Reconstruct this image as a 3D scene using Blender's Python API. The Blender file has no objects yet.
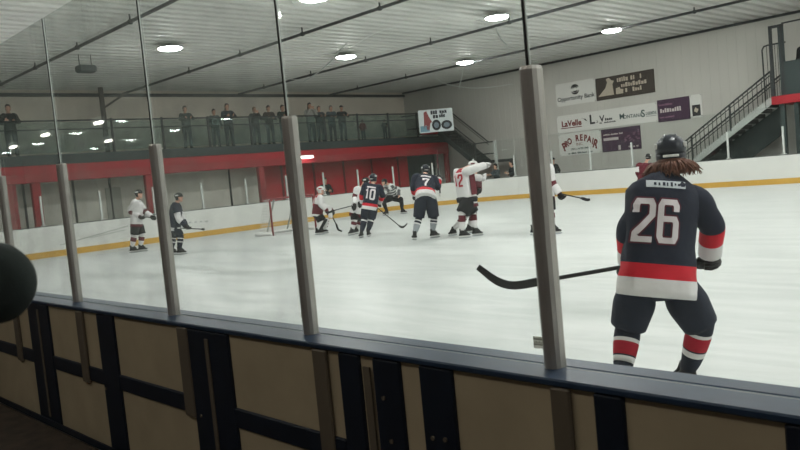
import bpy, bmesh, math, random
from math import sin, cos, pi, sqrt, atan2, radians
from mathutils import Vector as Vec, Matrix
from mathutils.bvhtree import BVHTree
random.seed(7)
SC = bpy.context.scene
COL = SC.collection

# ------------------------------------------------------------------ camera
FPX = 769.4; PITCH = -.0640; ROLL = -.0953; YAW = -.8129; CAMH = 1.66
FW = Vec((sin(YAW)*cos(PITCH), cos(YAW)*cos(PITCH), sin(PITCH)))
R0 = Vec((cos(YAW), -sin(YAW), 0)); U0 = R0.cross(FW)
R2 = R0*cos(ROLL)+U0*sin(ROLL); U2 = U0*cos(ROLL)-R0*sin(ROLL)
CP = Vec((0, 0, CAMH))
FH = Vec((FW.x, FW.y, 0)).normalized()
UP = Vec((0, 0, 1))
def ray(x, y): return R2*((x-400)/FPX)-U2*((y-225)/FPX)+FW
def onz(x, y, z=0.0):
    d = ray(x, y); return CP+d*((z-CAMH)/d.z)
def ony(x, y, Y):
    d = ray(x, y); return CP+d*(Y/d.y)
def onx(x, y, X):
    d = ray(x, y); return CP+d*(X/d.x)
def depth(P): return (P-CP).dot(FW)
def face_dir(a):
    """direction turned a degrees to the right of straight away from the spectator stand viewpoint"""
    a = radians(a); return (FH*cos(a)+R0*sin(a)).normalized()

# ------------------------------------------------------------------ materials
def lin(c):
    out = []
    for v in c:
        v /= 255.0
        out.append(v/12.92 if v <= .04045 else ((v+.055)/1.055)**2.4)
    return (*out, 1)
MATS = {}
def mat(name, rgb, rough=.6, metal=0., noise=0., scale=8., bump=0., bscale=60., spec=.4):
    if name in MATS: return MATS[name]
    m = bpy.data.materials.new(name); m.use_nodes = True
    nt = m.node_tree; b = nt.nodes['Principled BSDF']
    c = lin(rgb)
    b.inputs['Base Color'].default_value = c
    b.inputs['Roughness'].default_value = rough
    b.inputs['Metallic'].default_value = metal
    b.inputs['Specular IOR Level'].default_value = spec
    tc = nt.nodes.new('ShaderNodeTexCoord')
    if noise:
        n = nt.nodes.new('ShaderNodeTexNoise'); n.inputs['Scale'].default_value = scale; n.inputs['Detail'].default_value = 6
        nt.links.new(tc.outputs['Object'], n.inputs['Vector'])
        r = nt.nodes.new('ShaderNodeMapRange'); r.inputs[1].default_value = .3; r.inputs[2].default_value = .7
        r.inputs[3].default_value = 1-noise; r.inputs[4].default_value = 1+noise
        nt.links.new(n.outputs['Fac'], r.inputs[0])
        mx = nt.nodes.new('ShaderNodeVectorMath'); mx.operation = 'SCALE'
        mx.inputs[0].default_value = c[:3]
        nt.links.new(r.outputs[0], mx.inputs['Scale']); nt.links.new(mx.outputs[0], b.inputs['Base Color'])
    if bump:
        n2 = nt.nodes.new('ShaderNodeTexNoise'); n2.inputs['Scale'].default_value = bscale; n2.inputs['Detail'].default_value = 4
        nt.links.new(tc.outputs['Object'], n2.inputs['Vector'])
        bp = nt.nodes.new('ShaderNodeBump'); bp.inputs['Strength'].default_value = bump; bp.inputs['Distance'].default_value = .02
        nt.links.new(n2.outputs['Fac'], bp.inputs['Height']); nt.links.new(bp.outputs[0], b.inputs['Normal'])
    MATS[name] = m
    return m
def emis(name, rgb, k):
    if name in MATS: return MATS[name]
    m = bpy.data.materials.new(name); m.use_nodes = True
    nt = m.node_tree; nt.nodes.clear()
    e = nt.nodes.new('ShaderNodeEmission'); e.inputs[0].default_value = lin(rgb); e.inputs[1].default_value = k
    o = nt.nodes.new('ShaderNodeOutputMaterial'); nt.links.new(e.outputs[0], o.inputs[0])
    MATS[name] = m; return m
def glassmat(name, tint, refl, dust_veil, dust_veil_rgb=(190, 200, 195)):
    m = bpy.data.materials.new(name); m.use_nodes = True
    nt = m.node_tree; nt.nodes.clear(); N = nt.nodes.new; L = nt.links.new
    o = N('ShaderNodeOutputMaterial'); tr = N('ShaderNodeBsdfTransparent'); tr.inputs[0].default_value = (*tint, 1)
    gl = N('ShaderNodeBsdfGlossy'); gl.inputs['Roughness'].default_value = .02; gl.inputs['Color'].default_value = (.9, .95, .92, 1)
    fr = N('ShaderNodeFresnel'); ge = N('ShaderNodeNewGeometry')
    ior = N('ShaderNodeMapRange'); ior.inputs[3].default_value = 1.45; ior.inputs[4].default_value = 1/1.45   # same angle response on both faces of the sheet
    L(ge.outputs['Backfacing'], ior.inputs[0]); L(ior.outputs[0], fr.inputs[0])
    mu = N('ShaderNodeMath'); mu.operation = 'MULTIPLY'; mu.inputs[1].default_value = refl; L(fr.outputs[0], mu.inputs[0])
    mx = N('ShaderNodeMixShader'); L(mu.outputs[0], mx.inputs[0]); L(tr.outputs[0], mx.inputs[1]); L(gl.outputs[0], mx.inputs[2])
    df = N('ShaderNodeBsdfDiffuse'); df.inputs[0].default_value = lin(dust_veil_rgb)  # pale diffuse layer: glass dust together with a painted contrast-washing haze
    tc = N('ShaderNodeTexCoord'); no = N('ShaderNodeTexNoise'); no.inputs['Scale'].default_value = 2.2; no.inputs['Detail'].default_value = 5
    L(tc.outputs['Object'], no.inputs['Vector'])
    mr = N('ShaderNodeMapRange'); mr.inputs[1].default_value = .35; mr.inputs[2].default_value = .7; mr.inputs[3].default_value = dust_veil*.4; mr.inputs[4].default_value = dust_veil*1.5
    L(no.outputs[0], mr.inputs[0])
    m2 = N('ShaderNodeMixShader'); L(mr.outputs[0], m2.inputs[0]); L(mx.outputs[0], m2.inputs[1]); L(df.outputs[0], m2.inputs[2])
    L(m2.outputs[0], o.inputs[0]); return m

# ------------------------------------------------------------------ mesh builder (all coordinates are world metres)
def ring(c, ax, ay, a, b, n=16, p=2.0):
    out = []
    for i in range(n):
        t = 2*pi*i/n; ct, st = cos(t), sin(t)
        if p != 2.0:
            ct = math.copysign(abs(ct)**(2/p), ct); st = math.copysign(abs(st)**(2/p), st)
        out.append(c+ax*(a*ct)+ay*(b*st))
    return out
def catmull(pts, k=6):
    P = [pts[0]*2-pts[1]]+list(pts)+[pts[-1]*2-pts[-2]]
    out = []
    for i in range(1, len(P)-2):
        for j in range(k):
            t = j/k; a, b, c, d = P[i-1:i+3]
            out.append(.5*((2*b)+(c-a)*t+(2*a-5*b+4*c-d)*t*t+(3*b-a-3*c+d)*t**3))
    out.append(Vec(pts[-1])); return out
class MB:
    def __init__(s): s.v = []; s.f = []; s.m = []; s.sm = []
    def loft(s, rings, mats=0, cap=True, smooth=True, closed=True):
        n = len(rings[0]); b = len(s.v)
        for r in rings: s.v += r
        for i in range(len(rings)-1):
            mi = mats[i] if isinstance(mats, (list, tuple)) else mats
            for j in range(n if closed else n-1):
                k = (j+1) % n
                s.f.append((b+i*n+j, b+i*n+k, b+(i+1)*n+k, b+(i+1)*n+j)); s.m.append(mi); s.sm.append(smooth)
        if cap:
            m0 = mats[0] if isinstance(mats, (list, tuple)) else mats
            m1 = mats[-1] if isinstance(mats, (list, tuple)) else mats
            s.f.append(tuple(b+j for j in reversed(range(n)))); s.m.append(m0); s.sm.append(False)
            s.f.append(tuple(b+(len(rings)-1)*n+j for j in range(n))); s.m.append(m1); s.sm.append(False)
        return s
    def tube(s, pts, rad, mats=0, n=12, cap=True, hint=None, p=2.0, k=0, smooth=True):
        """tapered tube; rad: radius, list of radii or of (a,b); bands: mats list of (t_end, index)"""
        pts = [Vec(q) for q in pts]
        if not isinstance(rad, list): rad = [rad]*len(pts)
        rad = [(q, q) if not isinstance(q, (list, tuple)) else q for q in rad]
        if k:
            ra = catmull([Vec((a, b, 0)) for a, b in rad], k); pts = catmull(pts, k); rad = [(q.x, q.y) for q in ra]
        L = [0]
        for a, b in zip(pts, pts[1:]): L.append(L[-1]+(b-a).length)
        tot = L[-1] or 1
        if isinstance(mats, list):                      # split exactly at the band edges
            for te, _ in mats[:-1]:
                for i in range(len(pts)-1):
                    t0, t1 = L[i]/tot, L[i+1]/tot
                    if t0+1e-4 < te < t1-1e-4:
                        w = (te-t0)/(t1-t0)
                        pts.insert(i+1, pts[i].lerp(pts[i+1], w)); L.insert(i+1, te*tot)
                        rad.insert(i+1, tuple(rad[i][q]*(1-w)+rad[i+1][q]*w for q in (0, 1))); break
        T = []
        for i in range(len(pts)):
            d = pts[min(i+1, len(pts)-1)]-pts[max(i-1, 0)]
            T.append(d.normalized() if d.length > 1e-9 else UP)
        a = hint or (UP if abs(T[0].z) < .9 else Vec((1, 0, 0)))
        rings = []
        for i, q in enumerate(pts):
            b = T[i].cross(a)
            if b.length < 1e-6: b = T[i].cross(Vec((0, 1, .1)))
            b.normalize(); a = b.cross(T[i]).normalized()
            rings.append(ring(q, b, a, rad[i][0], rad[i][1], n, p))
        mm = mats
        if isinstance(mats, list):
            mm = []
            for i in range(len(pts)-1):
                tm = (L[i]+L[i+1])/2/tot
                mm.append(next((ix for te, ix in mats if tm <= te), mats[-1][1]))
        return s.loft(rings, mm, cap, smooth)
    def box(s, lo, hi, mi=0, bev=0.0):
        lo, hi = Vec(lo), Vec(hi); c = (lo+hi)/2; h = (hi-lo)/2
        return s.obox(c, Vec((1, 0, 0)), Vec((0, 1, 0)), Vec((0, 0, 1)), abs(h.x), abs(h.y), abs(h.z), mi, bev)
    def obox(s, c, ax, ay, az, hx, hy, hz, mi=0, bev=0.0):
        if bev:
            bv = min(bev, hx*.9, hy*.9, hz*.9)
            def rr(x, y, z): return [c+ax*(x*i)+ay*(y*j)+az*z for i, j in ((1-bv/hx, 1), (1, 1-bv/hy), (1, -1+bv/hy), (1-bv/hx, -1), (-1+bv/hx, -1), (-1, -1+bv/hy), (-1, 1-bv/hy), (-1+bv/hx, 1))][::-1]
            return s.loft([rr(hx-bv, hy-bv, -hz), rr(hx, hy, -hz+bv), rr(hx, hy, hz-bv), rr(hx-bv, hy-bv, hz)], mi, True, False)
        b = len(s.v)
        for k in (-1, 1):
            for i, j in ((-1, -1), (1, -1), (1, 1), (-1, 1)): s.v.append(c+ax*(hx*i)+ay*(hy*j)+az*(hz*k))
        for q in ((3, 2, 1, 0), (4, 5, 6, 7), (0, 1, 5, 4), (1, 2, 6, 5), (2, 3, 7, 6), (3, 0, 4, 7)):
            s.f.append(tuple(b+i for i in q)); s.m.append(mi); s.sm.append(False)
        return s
    def bar(s, a, b, w, h, mi=0, bev=0.0):
        a, b = Vec(a), Vec(b); z = (b-a).normalized(); x = z.cross(UP)
        if x.length < 1e-4: x = Vec((1, 0, 0))
        x.normalize(); y = z.cross(x)
        return s.obox((a+b)/2, x, y, z, w/2, h/2, (b-a).length/2, mi, bev)
    def ball(s, c, ax, ay, az, a, b, d, mi=0, n=14, m=9):
        rings = []
        for i in range(m+1):
            t = -pi/2+pi*i/m; q = max(cos(t), .02)
            rings.append(ring(c+az*(d*sin(t)), ax, ay, a*q, b*q, n))
        return s.loft(rings, mi)
    def poly(s, pts, mi=0):
        b = len(s.v); s.v += [Vec(p) for p in pts]; s.f.append(tuple(range(b, b+len(pts)))); s.m.append(mi); s.sm.append(False); return s
    def prism(s, pts, d, mi=0):
        """polygon pts extruded by vector d"""
        b = len(s.v); n = len(pts); s.v += [Vec(p) for p in pts]+[Vec(p)+d for p in pts]
        s.f.append(tuple(range(b, b+n))); s.f.append(tuple(reversed(range(b+n, b+2*n)))); s.m += [mi, mi]; s.sm += [False, False]
        for i in range(n):
            j = (i+1) % n; s.f.append((b+i, b+n+i, b+n+j, b+j)); s.m.append(mi); s.sm.append(False)
        return s
    def text(s, txt, size, M, mi=0, bold=.0, sx=1.0, depth=.004):
        cu = bpy.data.curves.new('t', 'FONT'); cu.body = txt; cu.size = size; cu.align_x = 'CENTER'; cu.align_y = 'CENTER'
        cu.offset = bold*size; cu.extrude = depth; cu.resolution_u = 3
        o = bpy.data.objects.new('t', cu); COL.objects.link(o)
        bpy.context.view_layer.update()
        dg = bpy.context.evaluated_depsgraph_get(); me = o.evaluated_get(dg).to_mesh()
        b = len(s.v)
        for v in me.vertices: s.v.append(M @ Vec((v.co.x*sx, v.co.y, v.co.z)))
        for f in me.polygons: s.f.append(tuple(b+i for i in f.vertices)); s.m.append(mi); s.sm.append(False)
        o.evaluated_get(dg).to_mesh_clear(); bpy.data.objects.remove(o); bpy.data.curves.remove(cu)
        return s
    def build(s, name, mats, parent=None, loc=None, fix=True):
        if not isinstance(mats, (list, tuple)): mats = [mats]
        base = Vec((0, 0, 0)); p = parent
        while p: base = base+p.location; p = p.parent
        if loc is not None and parent is None: base = Vec(loc)
        me = bpy.data.meshes.new(name); me.from_pydata([tuple(v-base) for v in s.v], [], s.f)
        for m in mats: me.materials.append(m)
        me.polygons.foreach_set('material_index', s.m); me.polygons.foreach_set('use_smooth', s.sm)
        me.update()
        if fix:
            bm = bmesh.new(); bm.from_mesh(me); bmesh.ops.recalc_face_normals(bm, faces=bm.faces); bm.to_mesh(me); bm.free()
        o = bpy.data.objects.new(name, me); COL.objects.link(o)
        if parent: o.parent = parent
        elif loc is not None: o.location = base
        return o
def tag(o, label=None, cat=None, group=None, kind=None):
    if label: o['label'] = label
    if cat: o['category'] = cat
    if group: o['group'] = group
    if kind: o['kind'] = kind
    return o
def thing(name, loc, label, cat, group=None):
    o = bpy.data.objects.new(name, None); COL.objects.link(o); o.location = Vec(loc); o.empty_display_size = .2
    return tag(o, label, cat, group)
def struct(name, mb, m): return tag(mb.build(name, m), kind='structure')
def dup(root, loc, label, group=None):
    r = root.copy(); COL.objects.link(r); r.location = loc; r['label'] = label
    if group: r['group'] = group
    for ch in list(root.children):
        c = ch.copy(); COL.objects.link(c); c.parent = r
        for g in list(ch.children):
            d = g.copy(); COL.objects.link(d); d.parent = c
    return r
ORD = ['first', 'second', 'third', 'fourth', 'fifth', 'sixth', 'seventh', 'eighth', 'ninth', 'tenth', 'eleventh', 'twelfth', 'thirteenth', 'fourteenth', 'fifteenth', 'sixteenth', 'seventeenth', 'eighteenth', 'nineteenth', 'twentieth']

# palette
M_navy = mat('navy_jersey', (24, 30, 48), .8, bump=.25, bscale=22)
M_navyp = mat('navy_pants', (24, 31, 46), .75, noise=.25, scale=30, bump=.35, bscale=18)
M_red = mat('red_band', (196, 18, 40), .7, bump=.15, bscale=22)
M_white = mat('white_jersey', (214, 212, 212), .8, bump=.2, bscale=22)
M_maroon = mat('maroon_cloth', (92, 26, 38), .8)
M_black = mat('black_gear', (20, 21, 23), .5)
M_blackc = mat('black_cloth', (24, 24, 27), .85)
M_steel = mat('blade_steel', (190, 195, 200), .25, .9)
M_skin = mat('skin', (208, 160, 138), .6)
M_hairb = mat('auburn_hair', (104, 68, 54), .65, noise=.35, scale=40)
M_hairk = mat('dark_hair', (32, 26, 24), .7)
M_sockg = mat('grey_sock', (150, 155, 160), .85)
M_num = mat('number_white', (222, 214, 218), .7)
M_numo = mat('number_outline', (92, 30, 48), .7)
M_numr = mat('number_red', (165, 26, 44), .7)
M_helm = mat('helmet_navy', (26, 30, 42), .35)
M_helmw = mat('helmet_white', (215, 215, 212), .35)
M_lip = mat('lip', (140, 70, 66), .6)
M_eye = mat('eye_dark', (25, 20, 18), .3)
M_stick = mat('stick_black', (38, 40, 40), .5)

# ------------------------------------------------------------------ figures
def frame(F, up=UP):
    right = F.cross(up).normalized(); f = up.cross(right).normalized(); return right, f
def hand_geo(mb, wrist, d, nrm, s=1.0, curl=.9, mi=0, thick=1.0, side=1):
    """palm, four fingers of unequal length curling towards nrm, thumb leaving the side of the palm"""
    d = d.normalized(); x = d.cross(nrm)
    x = x.normalized() if x.length > 1e-4 else d.cross(UP).normalized()
    nrm = x.cross(d).normalized()
    mb.tube([wrist, wrist+d*.03*s, wrist+d*.07*s, wrist+d*.095*s], [(.028*s*thick, .022*s*thick), (.036*s*thick, .02*s*thick), (.043*s*thick, .018*s*thick), (.04*s*thick, .014*s*thick)], mi, 10, hint=nrm)
    for i, (off, ln) in enumerate(((-.032, .068), (-.011, .08), (.011, .076), (.031, .06))):
        p = wrist+d*.085*s+x*(off*s*side*thick); pts = [p]; a = .25
        for q in range(3):
            a += curl*.62; st = ln*s*(.45, .32, .23)[q]
            p = p+(d*cos(a)+nrm*sin(a))*st; pts.append(p)
        mb.tube(pts, [.0105*s*thick, .0105*s*thick, .0095*s*thick, .0075*s*thick], mi, 8, hint=x)
    p = wrist+d*.03*s-x*(.03*s*side*thick)
    mb.tube([p, p+(d*.7-x*side*.8)*.028*s, p+(d*1.3-x*side*.95+nrm*.6)*.04*s, p+(d*1.6-x*side*.6+nrm*1.2)*.05*s], [.014*s*thick, .013*s*thick, .011*s*thick, .008*s*thick], mi, 8)
def head_geo(mb, c, F, up, s=1.0):
    r, f = frame(F, up)
    prof = ((-.125, .028, .03, .055), (-.105, .047, .052, .042), (-.065, .062, .076, .018), (-.02, .069, .09, .004), (.02, .075, .097, -.002), (.06, .075, .096, -.006), (.092, .062, .08, -.01), (.115, .036, .048, -.012), (.123, .01, .012, -.012))
    mb.loft([ring(c+up*(h*s)+f*(o*s), r, f, w*s, d*s, 16) for h, w, d, o in prof])
    nb = c+f*.088*s
    mb.tube([nb+up*.03*s, nb-up*.0*s+f*.012*s, nb-up*.022*s+f*.02*s, nb-up*.034*s], [.007*s, .01*s, .014*s, .008*s], 0, 8, hint=r)
    for k in (-1, 1):
        mb.ball(c+r*(.077*s*k)-f*.008*s-up*.012*s, r, f, up, .012*s, .022*s, .034*s, 0, 8, 6)
def face_parts(root, c, F, up, s=1.0):
    r, f = frame(F, up)
    for k in (-1, 1):
        MB().ball(c+r*(.03*s*k)+f*.084*s+up*.012*s, r, f, up, .012*s, .009*s, .007*s, 0, 8, 6).build('eye', M_eye, root)
    MB().tube([c+r*(-.024*s)+f*.083*s-up*.066*s, c+f*.094*s-up*.068*s, c+r*(.024*s)+f*.083*s-up*.066*s], [.003*s, .006*s, .003*s], 0, 6, k=3).build('mouth', M_lip, root)
def body_mesh(root, J, s, bare_hands, skin):
    mb = MB(); F = J['F']; up = J['sup']; r = J['right']; f = J['fwd']
    P, N = J['pelvis'], J['neck']; ax = N-P
    prof = ((-.16, .12, .09), (-.05, .165, .11), (.15, .15, .1), (.4, .14, .1), (.7, .165, .11), (.88, .15, .09), (.96, .08, .07), (1.04, .058, .06))
    hd = J['head']
    rings = [ring(P+ax*t, r, f, w*s, d*s, 16) for t, w, d in prof]
    mb.loft(rings)
    mb.tube([N-ax*.05, N.lerp(hd, .5), hd], [.06*s, .055*s, .05*s], 0, 12)
    head_geo(mb, hd, J['HF'], J['hup'], s)
    for q in ('L', 'R'):
        a, b, c = J['sh'+q], J['el'+q], J['ha'+q]
        mb.tube([a, a.lerp(b, .5), b, b.lerp(c, .4), c], [.055*s, .05*s, .04*s, .042*s, .028*s], 0, 10, k=2)
        d = (c-b).normalized(); nrm = J.get('palm'+q) or f
        if bare_hands: hand_geo(mb, c-d*.01, d, nrm, s*1.05, J.get('curl', .8), 0, 1.0, -1 if q == 'L' else 1)
        a, b, c = J['hip'+q], J['kn'+q], J['an'+q]
        mb.tube([a+(a-b).normalized()*.03, a.lerp(b, .4), b, b.lerp(c, .35), c, c-UP*.05*s], [.085*s, .08*s, .055*s, .057*s, .036*s, .036*s], 0, 10, k=2)
    o = mb.build('body', skin, root)
    rm = o.modifiers.new('union', 'REMESH'); rm.mode = 'VOXEL'; rm.voxel_size = .012 if J.get('fine') else .016; rm.use_smooth_shade = True
    bpy.context.view_layer.update()
    dg = bpy.context.evaluated_depsgraph_get()
    me = bpy.data.meshes.new_from_object(o.evaluated_get(dg)); o.modifiers.clear(); old = o.data; o.data = me; bpy.data.meshes.remove(old)
    me.name = 'body'
    return o
def stroke(pts, w, closed=False, step=.02):
    """2-D polyline -> strip quads with mitred joins, subdivided along and across"""
    n = len(pts); P = [Vec((*p, 0)) for p in pts]; off = []
    for i in range(n):
        a = P[(i-1) % n] if (i > 0 or closed) else None; b = P[(i+1) % n] if (i < n-1 or closed) else None
        d1 = (P[i]-a).normalized() if a is not None else None; d2 = (b-P[i]).normalized() if b is not None else None
        if d1 is None: d1 = d2
        if d2 is None: d2 = d1
        n1 = Vec((-d1.y, d1.x, 0)); n2 = Vec((-d2.y, d2.x, 0)); m = n1+n2
        m = m.normalized() if m.length > 1e-4 else n1
        off.append(m*min(1.6, 1/max(.3, m.dot(n1)))*w/2)
    V, Fc = [], []
    idx = list(range(n))+([0] if closed else [])
    cur = []
    for a, b in zip(idx, idx[1:]):
        k = max(1, int((P[b]-P[a]).length/step)); start = len(V)
        for i in range(k+1):
            t = i/k
            for q in (-1, -.33, .33, 1): V.append(P[a].lerp(P[b], t)+off[a].lerp(off[b], t)*q)
        for i in range(k):
            for q in range(3): s0 = start+i*4+q; Fc.append((s0, s0+1, s0+5, s0+4))
    return V, Fc
GLY = {'2': ([(0, .7), (0, .9), (.12, 1), (.88, 1), (1, .9), (1, .64), (.04, .16), (0, 0), (1.05, 0)], False),
       '6': ([(1, .76), (1, .9), (.88, 1), (.12, 1), (0, .9), (0, .1), (.12, 0), (.88, 0), (1, .1), (1, .46), (.88, .56), (.1, .56)], False),
       '1': ([(.2, .84), (.55, 1), (.55, 0)], False),
       '0': ([(0, .1), (0, .9), (.12, 1), (.88, 1), (1, .9), (1, .1), (.88, 0), (.12, 0)], True),
       '7': ([(0, .82), (0, 1), (1, 1), (.4, .4), (.35, 0)], False)}
def drape(jersey, J, base, polys, off, name, m, parent):
    """lay flat (u,v) polygons on the back of a jersey, u to the wearer's right, v up"""
    me = jersey.data; o0 = parent_loc(jersey)
    bvh = BVHTree.FromPolygons([v.co+o0 for v in me.vertices], [tuple(p.vertices) for p in me.polygons])
    r, f, up = J['right'], J['fwd'], J['sup']; mb = MB()
    for V, Fc in polys:
        b = len(mb.v); ok = []
        for v in V:
            o = base+r*v.x+up*v.y-f*.8
            h = bvh.ray_cast(o, f, 2.0)[0]
            if h is None: h = base+r*v.x+up*v.y-f*.14
            mb.v.append(h-f*off)
        for q in Fc: mb.f.append(tuple(b+i for i in q)); mb.m.append(0); mb.sm.append(True)
    return mb.build(name, m, parent)
def parent_loc(o):
    b = Vec(o.location); p = o.parent
    while p: b = b+p.location; p = p.parent
    return b
def number_polys(txt, u0, v0, w, h, gap, sw, step=.02):
    out = []
    for i, ch in enumerate(txt):
        pts, cl = GLY[ch]; x0 = u0+i*(w+gap)
        out.append(stroke([(x0+a*w, v0+b*h) for a, b in pts], sw, cl, step))
    return out
def rect_poly(u0, v0, u1, v1, n=6):
    V = [Vec((u0+(u1-u0)*i/n, v, 0)) for i in range(n+1) for v in (v0, v1)]
    return V, [(2*i, 2*i+1, 2*i+3, 2*i+2) for i in range(n)]
def jersey(root, J, s, st):
    """body tube of the jersey plus both sleeves; bands = material slots"""
    P, N = J['pelvis'], J['neck']; ax = N-P; r, f = J['right'], J['fwd']; k = st.get('bulk', 1.0)
    hem = st['hem']                        # t of hem, upper edges of the hem bands ...
    prof = [(-.30, .235, .175), (-.05, .232, .172), (.2, .225, .165), (.45, .235, .17), (.68, .245, .172), (.82, .24, .16), (.90, .205, .14), (.965, .135, .11), (1.02, .075, .08)]
    def at(t):
        for a, b in zip(prof, prof[1:]):
            if a[0] <= t <= b[0]:
                w = (t-a[0])/(b[0]-a[0]); return a[1]+(b[1]-a[1])*w, a[2]+(b[2]-a[2])*w
        return prof[0][1:] if t < 0 else prof[-1][1:]
    ts = sorted(set([h for h, _ in hem]+[t for t, _, _ in prof if t > hem[0][0]]))
    ts = sorted(set(ts+[(a+b)/2 for a, b in zip(ts, ts[1:])]))
    rings, mm = [], []; flare = st.get('flare', 1.0)
    for i, t in enumerate(ts):
        w, d = at(t); q = 1+(flare-1)*max(0, 1-(t-hem[0][0])/.6)
        bend = J.get('bend', 0)*sin(pi*max(0, min(1, t)))
        rg = ring(P+ax*t-f*bend, r, f, w*s*k*q, d*s*k*q, 28, 2.3)
        rg = [v+(v-(P+ax*t)).normalized()*(.006*s*sin(j*1.9+t*9)+.005*s*sin(j*.9-t*21)) for j, v in enumerate(rg)]
        rings.append(rg)
        if i:
            tm = (ts[i-1]+t)/2; mi = [m for h, m in hem if h <= tm][-1]; mm.append(mi)
    mb = MB(); mb.loft(rings, mm)
    for q in ('L', 'R'):
        a, b, c = J['sh'+q], J['el'+q], J['ha'+q]
        inn = a.lerp(N-ax*.12, .45)
        d = (c-b).normalized()
        sr = st.get('sr', 1.0)*k*s
        mb.tube([inn, a+(a-inn).normalized()*.01, a.lerp(b, .5), b, b.lerp(c, .5), c-d*.01], [.09*sr, .098*sr, .094*sr, .086*sr, .082*sr, .08*sr], st['sleeve'], 18, k=4)
    o = mb.build('jersey', st['mats'], root)
    return o
def helmet(root, c, F, up, s, m, m2=None, cage=False):
    r, f = frame(F, up); mb = MB()
    cap = ((.02, .098, .122), (.055, .099, .123), (.09, .088, .112), (.118, .066, .086), (.136, .036, .05), (.142, .01, .012))
    mb.loft([ring(c+up*(h*s)-f*.01*s, r, f, w*s, d*s, 20, 2.2) for h, w, d in cap])
    # back and side shell, open at the face
    rings = []
    for h, w, d in ((-.075, .086, .1), (-.05, .094, .113), (-.01, .098, .12), (.03, .098, .122)):
        out = []
        for rr in (1.0, .86):
            seq = [pi+pi*.02+(pi*.96)*i/14 for i in range(15)]
            seq = seq if rr == 1.0 else seq[::-1]
            out += [c+up*(h*s)-f*.01*s+r*(w*s*rr*cos(t)*1.0)+f*(d*s*rr*sin(t)+.02*s) for t in seq]
        rings.append(out)
    mb.loft(rings)
    for u in (-.035, 0, .035):                             # crown ridges
        mb.tube([c+up*.092*s+r*u*s+f*.085*s, c+up*.128*s+r*u*s+f*.04*s, c+up*.133*s+r*u*s-f*.03*s, c+up*.1*s+r*u*s-f*.1*s], [(.008*s, .008*s)]*4, 0, 8, k=3)
    o = mb.build('helmet', m, root)
    if m2:
        b2 = MB()
        for k in (-1, 1):
            b2.obox(c+r*(.092*s*k)+up*.068*s-f*.03*s, r, f, up, .011*s, .05*s, .018*s, 0, .004)
        b2.obox(c+up*.0*s-f*.132*s, r, f, up, .05*s, .008*s, .008*s, 0, .003)
        b2.build('helmet_trim', m2, o)
    if cage:
        cg = MB()
        for i in range(5):
            h = .01-.03*i
            cg.tube([c+up*h*s+r*(.085*s*cos(t))+f*(.13*s*sin(t)+.0*s) for t in [pi*.08+pi*.84*j/8 for j in range(9)]], .0035*s, 0, 6)
        for j in range(1, 8):
            t = pi*.08+pi*.84*j/8
            cg.tube([c+up*.02*s+r*(.085*s*cos(t))+f*(.13*s*sin(t)), c-up*.12*s+r*(.07*s*cos(t))+f*(.115*s*sin(t))], .0035*s, 0, 6)
        cg.build('face_cage', M_steel, o)
    return o
def glove(root, J, q, s, mats):
    b, c = J['el'+q], J['ha'+q]; d = (c-b).normalized(); nrm = J.get('palm'+q) or J['fwd']
    mb = MB()
    mb.tube([c-d*.07*s, c-d*.02*s, c+d*.02*s], [.066*s, .06*s, .05*s], 1, 12)
    hand_geo(mb, c, d, nrm, s*1.15, 1.0, 0, 1.75, -1 if q == 'L' else 1)
    x = d.cross(nrm).normalized(); n2 = x.cross(d)
    for i in range(3):                                      # padded rolls on the back of the hand
        mb.tube([c+d*(.025+.03*i)*s-n2*.035*s-x*.045*s, c+d*(.028+.03*i)*s-n2*.046*s, c+d*(.025+.03*i)*s-n2*.035*s+x*.045*s], .016*s, 0, 8)
    return mb.build('glove', mats, root)
def skate(root, an, F, s, m=None, up=None):
    F = Vec((F.x, F.y, 0)).normalized(); r = F.cross(UP); mb = MB()
    sole = an-UP*.095*s
    mb.loft([ring(an+UP*.07*s-F*.005*s, r, F, .05*s, .062*s, 14), ring(an+UP*.01*s, r, F, .046*s, .06*s, 14), ring(an-UP*.035*s+F*.02*s, r, F, .045*s, .09*s, 14), ring(sole+UP*.025*s+F*.055*s, r, F, .048*s, .14*s, 14, 2.4), ring(sole+F*.058*s, r, F, .046*s, .145*s, 14, 2.4)])
    mb.tube([an+UP*.075*s+F*.045*s, an+UP*.01*s+F*.075*s, an-UP*.04*s+F*.13*s], [(.02*s, .012*s)]*3, 0, 8)
    o = mb.build('skate', [m or M_black], root)
    h = MB()
    h.loft([[sole+F*(x*s)+r*(y*s)+UP*(z*s) for x, y, z in ((-.075, -.022, z0), (.19, -.022, z0), (.19, .022, z0), (-.075, .022, z0))] for z0 in (0, )] + [[sole+F*(x*s)+r*(y*s)-UP*.035*s for x, y in ((-.06, -.008), (.18, -.008), (.18, .008), (-.06, .008))]], 0, True, False)
    h.build('blade_holder', M_helmw, o)
    b = MB(); pts = [(-.1, -.045), (-.085, -.066), (-.03, -.07), (.15, -.07), (.205, -.06), (.215, -.035), (-.08, -.035)]
    b.prism([sole+F*(x*s)+UP*(z*s)-r*.002*s for x, z in pts], r*.004*s).build('blade', M_steel, o)
    return o
SOLE = .165
def finish_joints(J, s, shw, hipw=.1):
    P, N = J['pelvis'], J['neck']; up = (N-P).normalized(); J['sup'] = up
    r, f = frame(J['F'], up); J['right'], J['fwd'] = r, f
    hr = Vec((r.x, r.y, 0)).normalized()
    J.setdefault('shL', N-up*.075*s-r*shw*s); J.setdefault('shR', N-up*.075*s+r*shw*s)
    J.setdefault('hipL', P-hr*hipw*s-UP*.02); J.setdefault('hipR', P+hr*hipw*s-UP*.02)
    J.setdefault('HF', J['F']); J.setdefault('hup', UP)
    return J
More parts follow.
